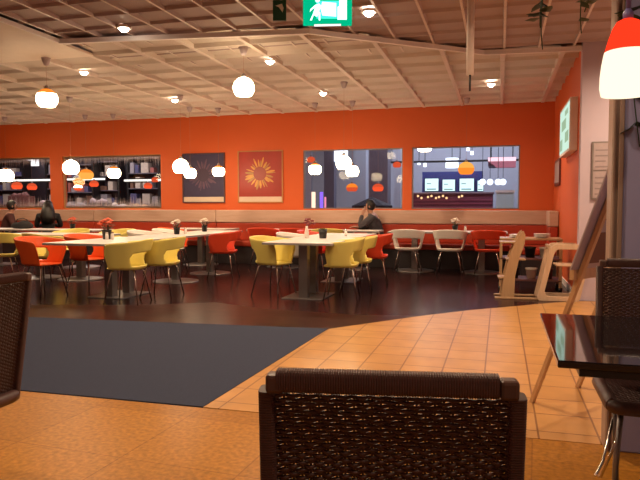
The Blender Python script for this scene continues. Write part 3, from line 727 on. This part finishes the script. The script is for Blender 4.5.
# ================================================================= TABLE DECOR
def flower_pot(p, fl, label, s=1.0):
    t = thing('potted_flower', label, 'plant', p, 0, 'flower pots on the tables')
    MB().lathe([(.001, 0), (.045*s, 0), (.055*s, .10*s), (.060*s, .10*s), (.060*s, .115*s), (.050*s, .115*s), (.048*s, .09*s), (.001, .09*s)], 18).build('pot', M['soil'], t)
    rnd = random.Random(str(label)); m = MB(); fm = MB()
    for k in range(16):
        a = rnd.uniform(0, 2*PI); rr = rnd.uniform(.02, .10)*s; z_ = rnd.uniform(.13, .20)*s; q = Vector((rr*math.cos(a), rr*math.sin(a), z_))
        m.tube([(q.x*.2, q.y*.2, .09*s), (q.x*.6, q.y*.6, z_*.8), q], .0025*s, 5)
        d = Vector((math.cos(a), math.sin(a), .2)); e = Vector((-math.sin(a), math.cos(a), 0))
        m.add([q-d*.03*s, q+e*.018*s, q+d*.04*s, q-e*.018*s, q+Vector((0, 0, .006))], [(0, 1, 4), (1, 2, 4), (2, 3, 4), (3, 0, 4)])
    m.build('foliage', M['leaf'], t)
    for k in range(8):
        a = k*2.4; rr = (.02+.010*k)*s; q = Vector((rr*math.cos(a), rr*math.sin(a), (.245-.008*k)*s))
        g = MB()
        for j in range(6):
            b = j*PI/3; g.ball((q.x+.018*s*math.cos(b), q.y+.018*s*math.sin(b), q.z), .014*s, 6, 0, (1, 1, .6))
        g.ball((q.x, q.y, q.z+.005*s), .012*s, 6)
        g.tube([(q.x*.3, q.y*.3, .1*s), (q.x, q.y, q.z)], .0025*s, 5)
        g.build('flower_head', M[fl], t)
    return t
TT = .742
flower_pot((-5.22, 7.55, TT), 'flower_o', 'dark pot of orange flowers on the left long table', 1.15)
flower_pot((-5.05, 9.20, TT), 'flower_w', 'dark pot of white flowers on the round-based table, nearer of two', .95)
flower_pot((-5.10, 10.30, TT), 'flower_w', 'dark pot of white flowers farther on the round-based table', .95)
flower_pot((-.78, 11.62, TT), 'flower_w', 'dark pot of white flowers on the back right table', .95)
flower_pot((-8.1, 10.6, TT), 'flower_o', 'dark pot of orange flowers on the table of the two people at the left', .95)
# dark herb pot and tall vase on the right table
t = thing('herb_pot', 'small black pot with low greenery on the right long table', 'plant', (-2.42, 8.62, TT))
MB().lathe([(.001, 0), (.05, 0), (.062, .13), (.056, .13), (.05, .11), (.001, .11)], 18).build('pot', M['soil'], t)
rnd = random.Random(9); m = MB()
for k in range(22):
    a = rnd.uniform(0, 2*PI); q = Vector((.05*math.cos(a)*rnd.random(), .05*math.sin(a)*rnd.random(), .11)); d = Vector((math.cos(a), math.sin(a), .8))*.05; e = Vector((-math.sin(a), math.cos(a), 0))*.012
    m.add([q-e, q+e, q+d], [(0, 1, 2)])
m.build('foliage', M['leaf'], t)
t = thing('flower_vase', 'slim vase with dark red flowers on the right long table', 'vase', (-2.66, 8.62, TT))
MB().lathe([(.001, 0), (.03, 0), (.034, .08), (.018, .14), (.016, .17), (.013, .17), (.001, .15)], 16).build('vase', M['white'], t)
for k in range(8):
    a = k*2.1; q = Vector((.03+.075*math.cos(a)*(k/8+.3), .075*math.sin(a), .21+.012*((k*5) % 6))); g = MB().tube([(0, 0, .15), (q.x*.5, q.y*.5, .2), q], .003, 5)
    for j in range(5): g.ball((q.x+.014*math.cos(j*1.26), q.y+.014*math.sin(j*1.26), q.z), .014, 6)
    g.build('flower_head', M['flower_r'], t)
def shaker(p, lab, mat='paper_white'):
    t = thing('shaker', lab, 'shaker', p, 0, 'shakers on the tables')
    MB().lathe([(.001, 0), (.022, 0), (.024, .05), (.017, .085), (.001, .085)], 14).build('body', M[mat], t)
    MB().lathe([(.019, .08), (.019, .10), (.010, .108), (.001, .108)], 14).build('cap', M['chrome'], t)
shaker((-5.10, 7.50, TT), 'white shaker right of the orange flower pot on the left long table, outer one')
shaker((-5.15, 7.45, TT), 'white shaker touching the orange flower pot on the left long table')
shaker((-2.25, 9.3, TT), 'white shaker behind the black herb pot on the right long table')
shaker((-.60, 11.62, TT), 'white shaker beside the white flower pot on the back right table')
shaker((-4.92, 9.25, TT), 'white shaker beside the nearer white flower pot on the round-based table')

# ================================================================= PEOPLE
def skin_mesh(name, chains, mat, parent, sub=2, extra=None):
    """chains: list of (points [(x,y,z,r)], parent index or None); grown with a Skin modifier into one surface"""
    vs = []; es = []; rs = []; ids = {}
    for ci, (pts, root) in enumerate(chains):
        prev = ids.get(root) if root is not None else None
        for k, p in enumerate(pts):
            vs.append(p[:3]); rs.append(p[3]); i = len(vs)-1; ids[(ci, k)] = i
            if prev is not None: es.append((prev, i))
            prev = i
    me = bpy.data.meshes.new(name); me.from_pydata(vs, es, []); o = bpy.data.objects.new(name, me); C.objects.link(o)
    sk = o.modifiers.new('skin', 'SKIN'); sk.use_smooth_shade = True
    for i, r_ in enumerate(rs): me.skin_vertices[0].data[i].radius = (r_, r_)
    me.skin_vertices[0].data[0].use_root = True
    sb = o.modifiers.new('sub', 'SUBSURF'); sb.levels = sub; sb.render_levels = sub
    bpy.context.view_layer.update()
    dg = bpy.context.evaluated_depsgraph_get(); m2 = bpy.data.meshes.new_from_object(o.evaluated_get(dg)); bpy.data.objects.remove(o)
    m2.name = name; m2.materials.clear(); m2.materials.append(mat)
    for p in m2.polygons: p.use_smooth = True
    n = bpy.data.objects.new(name, m2); C.objects.link(n)
    if parent: n.parent = parent
    return n
def person(label, loc, rz, top, hair_long, hand_face=False, lean=.0):
    """seated, facing local +Y, hips at seat height .47"""
    t = thing('person', label, 'person', loc, rz)
    L = lean; S = {1: (.19, .02+L, .98), -1: (-.19, .02+L, .98)}
    el = {1: (.25, .10+L, .76), -1: (-.25, .10+L, .76)}
    wr = {1: (.10, .34+L, .78), -1: (-.10, .34+L, .78)}
    if hand_face: el[-1] = (-.22, .26+L, .80); wr[-1] = (-.07, .20+L, 1.06)
    hips = (0, 0, .55, .13); chains = [([hips, (0, 0, .70, .125), (0, .01+L*.6, .86, .135), (0, .02+L, .97, .11), (0, .04+L, 1.06, .052), (0, .06+L, 1.11, .06), (0, .075+L, 1.19, .085), (0, .07+L, 1.27, .075)], None)]
    for s in (1, -1):
        x, y, z_ = S[s]; a = el[s]; b = wr[s]
        hd = Vector(b)-Vector(a); hd.normalize(); c = Vector(b)+hd*.05
        chains.append(([(x, y, z_, .062), ((x+a[0])/2, (y+a[1])/2, (z_+a[2])/2, .05), (*a, .043), (*b, .027), (*c, .034)], (0, 3)))
        ci = len(chains)-1; side = hd.cross(Vector((0, 0, 1))).normalized()
        for f_ in range(4):
            k = c+side*(-.027+.018*f_); ln = (.07, .08, .075, .058)[f_]
            chains.append(([(*(k+hd*.03), .0095), (*(k+hd*(.03+ln*.5)+Vector((0, 0, -.01))), .009), (*(k+hd*(.03+ln*.85)+Vector((0, 0, -.03))), .008)], (ci, 4)))
        chains.append(([(*(Vector(b)+hd*.03-side*s*.035), .011), (*(Vector(b)+hd*.065-side*s*.05), .010)], (ci, 3)))
        chains.append(([(s*.10, .08, .54, .095), (s*.11, .28, .55, .082), (s*.11, .47, .54, .060), (s*.11, .48, .30, .052), (s*.11, .46, .09, .036), (s*.11, .54, .045, .036), (s*.11, .62, .035, .028)], (0, 0)))
    body = skin_mesh('body', chains, M['skin'], t)
    # clothes follow the same skeleton, a little wider
    up = [([(0, 0, .50, .145), (0, 0, .70, .140), (0, .01+L*.6, .86, .150), (0, .02+L, .985, .122), (0, .035+L, 1.035, .066)], None)]
    for s in (1, -1):
        x, y, z_ = S[s]; a = el[s]; b = wr[s]; e = Vector(a)*.12+Vector(b)*.88
        up.append(([(x, y, z_, .076), ((x+a[0])/2, (y+a[1])/2, (z_+a[2])/2, .064), (*a, .056), (*e, .042)], (0, 3)))
    skin_mesh('jacket', up, top, t)
    lg = [([(0, 0, .54, .145)], None)]
    for s in (1, -1): lg.append(([(s*.10, .08, .54, .108), (s*.11, .28, .55, .095), (s*.11, .47, .54, .074), (s*.11, .48, .30, .066), (s*.11, .465, .10, .056)], (0, 0)))
    skin_mesh('trousers', lg, M['trousers'], t)
    for s in (1, -1): MB().ball((s*.11, .55, .05), .05, 10, 0, (.9, 2.1, .95)).build('shoe', M['dark'], t)
    hy = .065+L
    m = MB().ball((0, hy-.012, 1.215), .105, 14, 0, (.92, 1.0, 1.12))
    # hair keeps clear of the face
    m.v = [(v[0], v[1]-max(0, v[1]-(hy+.045))*.9, v[2]) if v[2] < 1.25 else v for v in m.v]
    if hair_long:
        m.tube([(0, hy-.05, 1.25), (0, hy-.10, 1.10), (0, hy-.15, .95), (0, hy-.15, .82)], .1, 14, radii=[.095, .135, .165, .12])
    m.build('hair', M['hair'], t)
    f = MB()
    for s in (-1, 1): f.ball((s*.034, hy+.082, 1.205), .012, 8)
    f.build('eyes', M['dark'], t)
    f = MB().ball((0, hy+.098, 1.175), .016, 8, 0, (.8, 1, 1.3))
    for s in (-1, 1): f.ball((s*.088, hy+.005, 1.19), .022, 8, 0, (.4, .8, 1.2))
    f.build('nose_and_ears', M['skin'], t)
    MB().ball((0, hy+.085, 1.135), .02, 8, 0, (1.2, .5, .35)).build('mouth', plain('lips', (.30, .08, .07), .5), t)
    return t
person('person in charcoal jacket seated on the bench with a hand raised to the face', (-2.31, 12.20, 0), R(100), M['jacket'], False, True, .09)
person('person with long dark hair and black coat seated at the left table, seen from behind', (-9.50, 11.62, 0), R(35), M['coat'], True)
person('person in a maroon top cut by the left edge of the photo', (-10.36, 11.34, 0), R(-50), M['maroon_top'], False, False, .06)
# bag lying on the table at the left
q = (-9.33, 10.64, TT)
t = thing('handbag', 'slumped dark handbag lying on the table between the two people at the left', 'bag', q, R(10))
m = MB(); n = 20
for i, (r_, z_) in enumerate(((.20, .0), (.23, .04), (.21, .10), (.15, .14), (.06, .15))): pass
m.lathe([(.001, .0), (.20, .0), (.235, .04), (.22, .09), (.16, .13), (.07, .15), (.001, .15)], n)
rnd = random.Random(4); m.v = [(v[0]*1.05+rnd.uniform(-.012, .012), v[1]*.55+rnd.uniform(-.012, .012), max(0, v[2]+rnd.uniform(-.01, .01)+(.02*math.sin(v[0]*18) if v[2] > .05 else 0))) for v in m.v]
m.build('body', M['coat'], t, sub=1); MB().tube([(-.14, 0, .11), (-.10, 0, .19), (.02, 0, .21), (.10, 0, .18), (.13, 0, .11)], .010, 8).build('strap', M['dark'], t)

# ================================================================= HANGING VINES
def vine(u, vbot, Y, label, n, seed, width=.07, top=ZR):
    q = at(u, vbot, Y); t = thing('hanging_vine', label, 'plant', (q.x, q.y, top), 0)
    rnd = random.Random(seed); z0 = q.z-top
    MB().lathe([(.001, -.16), (.06, -.15), (.10, -.06), (.105, 0), (.001, 0)], 16).build('basket', M['soil'], t)
    st = MB(); lf = MB()
    for s in range(3):
        ph = rnd.uniform(0, 6); pts = []; N = 14; end = z0*(1 if s == 0 else rnd.uniform(.80, .95))
        for k in range(N+1):
            f_ = k/N; pts.append(Vector((width*(.3+f_)*math.sin(ph+f_*4+s*2), width*(.3+f_)*math.cos(ph+f_*3+s), -.05+(end+.05)*f_)))
        st.tube(pts, .003, 5)
        for k in range(n):
            f_ = .45+.55*rnd.random(); c = pts[int(f_*N)]; a = rnd.uniform(0, 2*PI); d = Vector((math.cos(a), math.sin(a), rnd.uniform(-.9, .1))).normalized(); e = d.cross(Vector((0, 0, 1))).normalized(); l_ = rnd.uniform(.06, .10); b = d.cross(e)
            lf.add([c, c+d*l_*.35+e*l_*.42+b*.006, c+d*l_*.7+e*l_*.30, c+d*l_, c+d*l_*.7-e*l_*.30, c+d*l_*.35-e*l_*.42+b*.006, c+d*l_*.45+b*.012], [(0, 1, 6), (1, 2, 6), (2, 3, 6), (3, 4, 6), (4, 5, 6), (5, 0, 6)], 0, True)
    st.build('stems', M['leaf'], t); lf.build('leaves', M['leaf'], t)
vine(556, 50, 3.6, 'trailing dark green plant hanging at the top, left of the conical lamp', 7, 3, .07)
vine(596, 34, 3.5, 'trailing dark green plant hanging right beside the cord of the conical lamp', 12, 8, .07)
vine(634, 146, 3.22, 'trailing plant with bluish dark leaves hanging in front of the column', 9, 12, .05)

# ================================================================= HALL BEYOND THE WINDOWS
HY = 21.0; HC = 4.2
M['hall_wall'] = plain('hall_grey', (.36, .36, .40), .6, var=.08)
M['hall_dark'] = plain('hall_dark', (.05, .04, .055), .6, var=.2)
M['hall_mid'] = plain('hall_mid_grey', (.12, .105, .135), .6, var=.15)
M['hall_ceil'] = plain('hall_ceiling', (.30, .29, .34), .7)
struct(MB().span((-26, YW+.2, -.1), (6, HY+.2, 0)).build('floor_hall', M['hallfloor']))
struct(MB().span((-10.8, HY, 0), (6, HY+.15, HC)).build('wall_hall', M['hall_wall']))
struct(MB().span((-26, HY-1.0, 0), (-10.8, HY-.85, HC)).build('wall_hall_dark', M['hall_dark']))
struct(MB().span((-26, YW+.2, HC), (6, HY+.2, HC+.1)).build('ceiling_hall', M['hall_ceil']))
struct(MB().span((5.9, YW+.2, 0), (6, HY, HC)).build('wall_hall_side', M['hall_wall']))
struct(MB().span((-26.1, YW+.2, 0), (-26, HY, HC)).build('wall_hall_far', M['hall_dark']))
def hbox(name, u0, v0, u1, v1, Y, th, mat, label, cat, group=None, floor=False, parts=None):
    a = at(u0, v1, Y); b = at(u1, v0, Y); z0 = 0 if floor else a.z
    t = thing(name, label, cat, ((a.x+b.x)/2, Y, z0), 0, group); h = (b.x-a.x)/2
    return t, h, b.z-z0
SB = 18.0
# snack bar with screens
t, h, H = hbox('bar_counter', 404, 192, 493, 209, SB-1.2, .6, None, 'maroon ribbed bar counter with little lights behind the right window', 'counter', floor=True)
MB().span((-h, 0, 0), (h, .5, H-.05)).build('body', plain('maroon_counter', (.16, .035, .075), .5, var=.15), t)
m = MB()
for k in range(14): m.span((-h, -.03, .08+k*(H-.2)/14), (h, 0, .08+k*(H-.2)/14+.03))
m.build('ribs', plain('maroon_rib', (.28, .06, .11), .4), t)
MB().span((-h-.03, -.08, H-.05), (h+.03, .55, H)).build('counter_top', plain('counter_top', (.20, .12, .15), .3), t, bevel=.01)
cz = at(430, 196, SB-1.35).z
for i, u in enumerate((418, 421.5, 428, 431.5, 436, 439, 443, 446.5, 459, 462)):
    q = at(u, 196+(i*5 % 3), SB-1.4); o = thing('counter_lamp', 'tiny warm lamp on the maroon bar front, %s from the left' % ['first', 'second', 'third', 'fourth', 'fifth', 'sixth', 'seventh', 'eighth', 'ninth', 'tenth'][i], 'lamp', q, 0, 'tiny lamps on the bar')
    MB().ball((0, 0, 0), .03, 8).build('bulb', glow('warm_bulb', (1, .55, .25), 1.3) if i == 0 else bpy.data.materials['warm_bulb'], o); MB().tube([(0, .03, 0), (0, .14, .0)], .012, 6).build('stem', M['dark'], o)
t, h, H = hbox('screen_surround', 422, 171, 483, 192, SB, .1, None, 'blue panel holding the bright menu screens', 'panel', floor=True)
MB().span((-h, .03, 0), (h, .2, H)).build('panel', plain('blue_panel', (.035, .05, .22), .4), t)
scr = glow('screen_glow', (.66, .92, 1.0), 1.25)
for i, (u0, u1, v0) in enumerate(((424.5, 439, 178), (442, 455.5, 179), (459, 474.5, 178), (477, 484, 180))):
    t, h, H = hbox('menu_screen', u0, v0, u1, 191.5, SB-.03, .05, None, ['bright menu screen, leftmost of the row over the bar', 'bright menu screen, second from the left over the bar', 'bright menu screen, third and widest over the bar', 'narrow bright menu screen at the right end of the row over the bar'][i], 'screen', 'menu screens over the bar')
    MB().span((-h, 0, 0), (h, .06, H)).build('casing', M['dark'], t); MB().span((-h+.015, -.004, .015), (h-.015, 0, H-.015)).build('display', scr, t)
    m = MB(); m.span((-h*.7, -.008, H*.55), (-h*.1, -.004, H*.62)); m.span((-h*.7, -.008, H*.12), (h*.6, -.004, H*.22)); m.build('display_rows', glow('screen_rows', (.30, .50, .45), .6) if i == 0 else bpy.data.materials['screen_rows'], t)
for i, (u, v) in enumerate(((482.5, 182), (490, 182), (498, 182), (503, 182))):
    q = at(u, v, SB-1.5); o = thing('hanging_lamp', ['round white lamp next to the narrow screen', 'round white lamp second to the right of the screens', 'round white lamp third to the right of the screens', 'round white lamp farthest right of the screens'][i], 'lamp', q, 0, 'round white lamps beyond the right window')
    MB().ball((0, 0, 0), .078, 12).build('globe', glow('cool_globe', (.8, .88, 1), 2.2) if i == 0 else bpy.data.materials['cool_globe'], o); MB().tube([(0, 0, .07), (0, 0, HC-q.z)], .008, 6).build('cord', M['dark'], o)
t, h, H = hbox('light_canopy', 488, 157, 516, 168, SB-1, .8, None, 'dark red canopy with a pink lit edge beyond the right window', 'canopy')
MB().span((-h, 0, .06), (h, 1.2, H-.1)).build('body', plain('maroon_canopy', (.12, .03, .05), .5), t); MB().span((-h, -.03, H-.10), (h, 0, H)).build('light_strip', glow('pink_strip', (1, .55, .62), 1.4), t)
MB().add([(-h, -.01, H-.1), (h, -.01, H-.1), (h, -.01, .02), (-h+.22, -.01, .02), (-h, .3, H-.1), (h, .3, H-.1), (h, .3, .02), (-h+.22, .3, .02)], [(0, 1, 2, 3), (7, 6, 5, 4), (0, 4, 5, 1), (1, 5, 6, 2), (2, 6, 7, 3), (3, 7, 4, 0)]).build('lit_soffit', glow('pink_soffit_glow', (.75, .25, .34), .5), t)  # emission stands in for pink light falling on the soffit
for s in (-1, 1): MB().tube([(s*h*.8, .5, H), (s*h*.8, .5, HC-at(488, 168, SB-1).z)], .015, 6).build('hanger', M['dark'], t)
t, h, H = hbox('pale_kiosk', 496, 190, 514, 209, SB-2, .5, None, 'pale blue kiosk front at the right of the bar', 'kiosk', floor=True)
MB().span((-h, 0, 0), (h, .6, H-.06)).build('body', plain('pale_blue', (.50, .66, .68), .5), t); MB().span((-h-.02, -.03, H-.06), (h+.02, .62, H)).build('top', M['paper_white'], t)
t = thing('ceiling_pipe', 'dark pipe running under the hall ceiling beyond the right window', 'pipe', (at(460, 161, 17).x, 17, at(460, 161, 17).z))
MB().tube([(-2.4, 0, 0), (2.6, 0, .0)], .03, 10).build('pipe', M['dark'], t)
for x in (-1.8, 0, 1.8): MB().tube([(x, 0, .05), (x, 0, HC-at(460, 161, 17).z)], .012, 6).build('hanger', M['dark'], t)
for i, (u, v, r_) in enumerate(((452, 163, .13), (341, 156, .15))):
    q = at(u, v, 17.5); o = thing('drum_lamp', ['cool white drum lamp beyond the right window', 'cool white drum lamp beyond the clear window above the seated person'][i], 'lamp', (q.x, q.y, HC), 0)
    MB().lathe([(.001, -r_), (r_*1.3, -r_), (r_*1.3, r_), (.001, r_)], 20, c=(0, 0, q.z-HC)).build('shade', bpy.data.materials['cool_globe'], o); MB().tube([(0, 0, q.z-HC+r_), (0, 0, 0)], .01, 6).build('cord', M['dark'], o)
for i, (u, v) in enumerate(((419, 163), (425, 165), (468, 149), (472, 153))):
    q = at(u, v, 17.2); o = thing('track_spot', ['small white spotlight, leftmost beyond the right window', 'small white spotlight second from left beyond the right window', 'small white spotlight high beyond the right window', 'small white spotlight just below the high one beyond the right window'][i], 'lamp', (q.x, q.y, q.z), 0, 'small hall spotlights')
    MB().lathe([(.001, -.05), (.04, -.05), (.04, .05), (.001, .05)], 12).build('head', bpy.data.materials['cool_globe'], o); MB().tube([(0, 0, .05), (0, 0, HC-q.z)], .01, 6).build('stem', M['dark'], o)
# clear window: pillars, light tubes, parasol
for i, (u0, u1, Y, mat, lab) in enumerate(((369, 388, 16.2, 'hall_mid', 'dark square pillar in the hall above the seated person'), (306, 311, 17.5, 'hall_wall', 'pale slim pillar at the left of the clear window'), (324, 334, 17.5, 'hall_mid', 'dark slim pillar right of the violet light tube'), (354, 366, 18.5, 'hall_wall', 'wide pale pillar left of the dark square pillar'), (394, 401, 18.5, 'hall_wall', 'slim pale pillar at the right side of the clear window'))):
    t, h, H = hbox('hall_pillar', u0, 120, u1, 209, Y, .5, None, lab, 'pillar', 'pillars in the hall', floor=True)
    MB().span((-h, 0, .1), (h, 2*h, HC)).build('shaft', M[mat], t); MB().span((-h-.03, -.03, 0), (h+.03, 2*h+.03, .1)).build('plinth', M['dark'], t)
for i, (u, col, s, lab) in enumerate(((313.5, (1, .62, .42), 1.6, 'glowing white-orange light tube at the lower left of the clear window'), (321.5, (.25, .12, 1), 1.3, 'glowing violet light tube in the clear window'), (325.3, (1, .30, .45), .9, 'thin pink light tube beside the violet one'))):
    a = at(u, 192 if i < 2 else 197, 15.5); t = thing('light_tube', lab, 'lamp', (a.x, a.y, 0), 0, 'light tubes in the hall')
    MB().lathe([(.001, 0), (.12, 0), (.12, .05), (.05, .07), (.001, .07)], 16).build('base', M['dark'], t); MB().tube([(0, 0, .07), (0, 0, a.z)], (.05, .042, .025)[i], 12).build('tube', glow('tube_glow_%s' % 'abc'[i], col, s), t)
a = at(372, 197, 14.4); t = thing('parasol', 'large dark closed-in parasol behind the seated person, beyond the glass', 'parasol', (a.x, a.y, 0))
hw_ = (at(392, 205, 14.4)-at(352, 205, 14.4)).length/2; n = 8; vs = [(0, 0, a.z)]+[(hw_*math.cos(2*PI*k/n), hw_*math.sin(2*PI*k/n), a.z-.20) for k in range(n)]+[(hw_*math.cos(2*PI*k/n), hw_*math.sin(2*PI*k/n), a.z-.30) for k in range(n)]
MB().add(vs, [(0, 1+k, 1+(k+1) % n) for k in range(n)]+[(1+k, 9+k, 9+(k+1) % n, 1+(k+1) % n) for k in range(n)]).build('canopy', plain('navy_canvas', (.014, .011, .022), .8), t, solid=.01)
MB().tube([(0, 0, .06), (0, 0, a.z-.02)], .025, 10).build('pole', M['steel'], t); MB().lathe([(.001, 0), (.3, 0), (.28, .06), (.001, .06)], 20).build('base', M['dark'], t)
# lamps set in the hall; many red ones stand in for pane reflections
for u, v, px_, Y, mt, lab in ((424.5, 147, 7.4, 15.5, ('shade_white', 'shade_orange'), 'white dome lamp cut by the top edge of the right window'), (397, 165, 4.2, 15.0, ('shade_dimred', 'shade_dimred'), 'dull red lamp at the right edge of the clear window'), (352, 188, 5.8, 15.6, ('shade_dimred', 'shade_orange'), 'red lamp right under the pair of white globe lamps'), (378, 188, 5.5, 15.4, ('shade_red', 'shade_dimred'), 'red lamp above the dark parasol'),
        (311, 160, 4.2, 16.5, ('shade_dimred', 'shade_dimred'), 'faint red glow standing in for a pane reflection, top left of the clear window'), (17, 186, 5.2, 17, ('shade_red', 'shade_dimred'), 'red lamp in the leftmost fringed window, left of two'), (32, 187, 4.8, 17, ('shade_red', 'shade_dimred'), 'red lamp in the leftmost fringed window, right of two'),
        (79, 182, 5.4, 16, ('shade_orange', 'shade_orange'), 'orange lamp below the large white one in the wide fringed window'), (94, 184, 4.5, 17, ('shade_red', 'shade_dimred'), 'red lamp below the amber one in the wide fringed window'), (148, 186, 4.2, 17, ('shade_red', 'shade_dimred'), 'red lamp at the right of the wide fringed window'), (155, 180, 3.6, 18, ('shade_dimred', 'shade_dimred'), 'dull purple-red lamp at the right edge of the wide fringed window'), (78, 188, 4, 18, ('shade_red', 'shade_white'), 'small red lamp lowest in the wide fringed window')):
    q = at(u, v, Y); zc = Y*math.cos(YAW)-q.x*math.sin(YAW); pendant(q, px_*zc/F, .45, lab, HC, .8, mt, 'red lamps in the hall')
# left shopfront: strip light, shelves, bright sign
for i, (u0, u1, v, Y) in enumerate(((-30, 52, 181, 18.0), (60, 104, 179.5, 18.0), (124, 162, 180.5, 18.0))):
    a, b = at(u0, v, Y), at(u1, v, Y); t = thing('strip_light', ['long white strip light beyond the leftmost fringed window', 'white strip light beyond the left half of the wide fringed window', 'white strip light beyond the right half of the wide fringed window'][i], 'lamp', ((a.x+b.x)/2, Y, a.z), 0, 'strip lights in the hall'); h = (b.x-a.x)/2
    MB().span((-h, 0, -.028), (h, .06, .028)).build('tube', glow('strip_glow', (1, .93, .82), 1.5) if i == 0 else bpy.data.materials['strip_glow'], t); MB().span((-h, .06, -.07), (h, .12, .07)).build('housing', M['dark'], t)
    for s in (-.8, .8): MB().tube([(h*s, .09, .07), (h*s, .09, HC-a.z)], .012, 6).build('hanger', M['dark'], t)
for i, (u0, v0, u1, v1) in enumerate(((27, 151, 37, 166), (39, 151, 46, 159))):
    t, h, H = hbox('bright_sign', u0, v0, u1, v1, 19.6, .1, None, ['bright white sign panel high in the leftmost fringed window', 'smaller bright white sign panel right of the other in the leftmost fringed window'][i], 'sign', 'bright hall signs')
    MB().span((-h, 0, 0), (h, .1, H)).build('panel', glow('sign_glow', (1, .93, .9), 1.3) if i == 0 else bpy.data.materials['sign_glow'], t); MB().tube([(0, .05, H), (0, .05, HC-at(u0, v1, 19.6).z)], .015, 6).build('hanger', M['dark'], t)
rnd = random.Random(11)
for i, (u0, v0, u1, mat, lab) in enumerate(((36, 187, 52, 'paper', 'grey pile of goods at the right of the leftmost fringed window'), (64, 190, 80, 'hall_wall', 'grey counter block at the left of the wide fringed window'), (88, 186, 102, 'paper', 'pale goods stand below the amber lamp'), (101, 192, 121, 'paper_white', 'whitish low stand in the middle of the wide fringed window'), (122, 194, 144, 'oak', 'brown wooden cabinet at the right of the wide fringed window'), (8, 178, 24, 'board_red', 'dark maroon display block in the leftmost fringed window'))):
    t, h, H = hbox('shop_stand', u0, v0, u1, 209, 15.6+.4*i, .5, None, lab, 'stand', floor=True)
    MB().span((-h, 0, 0), (h, .5, H*.72)).build('body', M['hall_dark'] if mat.startswith('paper') else M[mat], t, bevel=.01)
    m = MB()
    for k in range(9): x = -h+2*h*(k+.5)/9; m.ball((x, .2, H*.72+.02), h*.16+.05*rnd.random(), 8, 0, (1, 1, .5+(H*.28)/.3*rnd.random()*.6))
    m.build('goods', M[mat], t)

M['tin'] = [plain('goods_%s' % n, c, .5, var=.25, scale=15) for n, c in (('grey', (.30, .27, .30)), ('blue', (.07, .07, .17)), ('cream', (.50, .42, .36)), ('brown', (.16, .08, .05)), ('rose', (.32, .10, .09)))]
for i, (u0, u1, v0, Y, lab) in enumerate(((-6, 22, 160, 18.6, 'dark shop shelf with mixed goods at the left of the leftmost fringed window'), (47, 56, 158, 18.9, 'narrow dark shop shelf at the right of the leftmost fringed window'), (66, 92, 163, 18.6, 'dark shop shelf with mixed goods behind the large white and amber lamps'), (98, 118, 160, 19.0, 'dark shop shelf with mixed goods behind the orange-topped lamp'), (128, 158, 156, 18.7, 'wide dark shop shelf at the right of the wide fringed window'))):
    t, h, H = hbox('shop_shelf', u0, v0, u1, 209, Y, .4, None, lab, 'shelf', 'shop shelves in the hall', floor=True)
    rnd = random.Random(20+i)
    for x in (-h, h): MB().span((x-.03, 0, 0), (x+.03, .4, H)).build('side_panel', M['dark'], t)
    MB().span((-h, .36, 0), (h, .4, H)).build('back_panel', M['hall_dark'], t)
    for k in range(6):
        z = .25+k*(H-.3)/5; MB().span((-h+.03, 0, z-.015), (h-.03, .36, z+.015)).build('shelf_board', M['hall_mid'], t)
        if k < 2 or k == 5: continue
        x = -h+.08; m = MB()
        while x < h-.2:
            w_ = rnd.uniform(.08, .28); m.span((x, .03, z+.016), (x+w_, .3, z+.016+rnd.uniform(.12, .38)*(H-.3)/2.6), rnd.randrange(5)); x += w_+rnd.uniform(.01, .12)
        tag(m.build('shelf_goods', M['tin'], t), kind='stuff')
# ================================================================= LIGHT
def area(loc, rot, sx, sy, p, col):  # unseen fill lights added to brighten the hall
    l = bpy.data.lights.new('hall_fill_light', 'AREA'); l.shape = 'RECTANGLE'; l.size = sx; l.size_y = sy; l.energy = p; l.color = col
    o = bpy.data.objects.new('hall_fill_light', l); C.objects.link(o); o.location = loc; o.rotation_euler = rot; return o
area((-1.2, 18.2, HC-.05), (0, 0, 0), 5, 4, 250, (.78, .82, 1.0))
area((-1.2, 14.2, HC-.05), (R(35), 0, 0), 5, 1.0, 95, (.86, .84, 1.0))  # added fill for the dark fronts of counter and pillars
area((-11, 14.2, HC-.05), (R(35), 0, 0), 7, 1.0, 90, (1.0, .88, .82))
area((-13, 16.5, HC-.05), (0, 0, 0), 8, 3, 260, (1.0, .86, .80))
# unseen downlight beams added to light the room; no fixtures modelled
for x, y, z_, p in ((-3.0, 4.2, ZR-.03, 60), (-.4, 4.6, ZR-.03, 80), (1.6, 5.6, ZR-.03, 60), (-1.2, 2.4, ZR-.03, 70), (-3.2, 1.2, ZR-.03, 70), (.6, .4, ZR-.03, 50), (1.7, 7.4, ZR-.03, 110), (-8.4, 7.9, ZC-.03, 60), (-8.6, 10.4, ZC-.03, 60), (-10.8, 9.2, ZC-.03, 60), (-7.5, 4.4, ZC-.03, 50)):
    spot((x, y, z_-.02), p*1.7, 168, 1)
wd = bpy.data.worlds.new('world'); bpy.context.scene.world = wd; wd.use_nodes = True
wd.node_tree.nodes['Background'].inputs[0].default_value = (.02, .015, .012, 1); wd.node_tree.nodes['Background'].inputs[1].default_value = 1
sc = bpy.context.scene
sc.view_settings.view_transform = 'Standard'; sc.view_settings.look = 'None'; sc.view_settings.gamma = 1; sc.view_settings.exposure = .3
sc.view_settings.use_curve_mapping = False
sc.cycles.use_denoising = True
sc.cycles.max_bounces = 6
sc.cycles.sample_clamp_indirect = 6
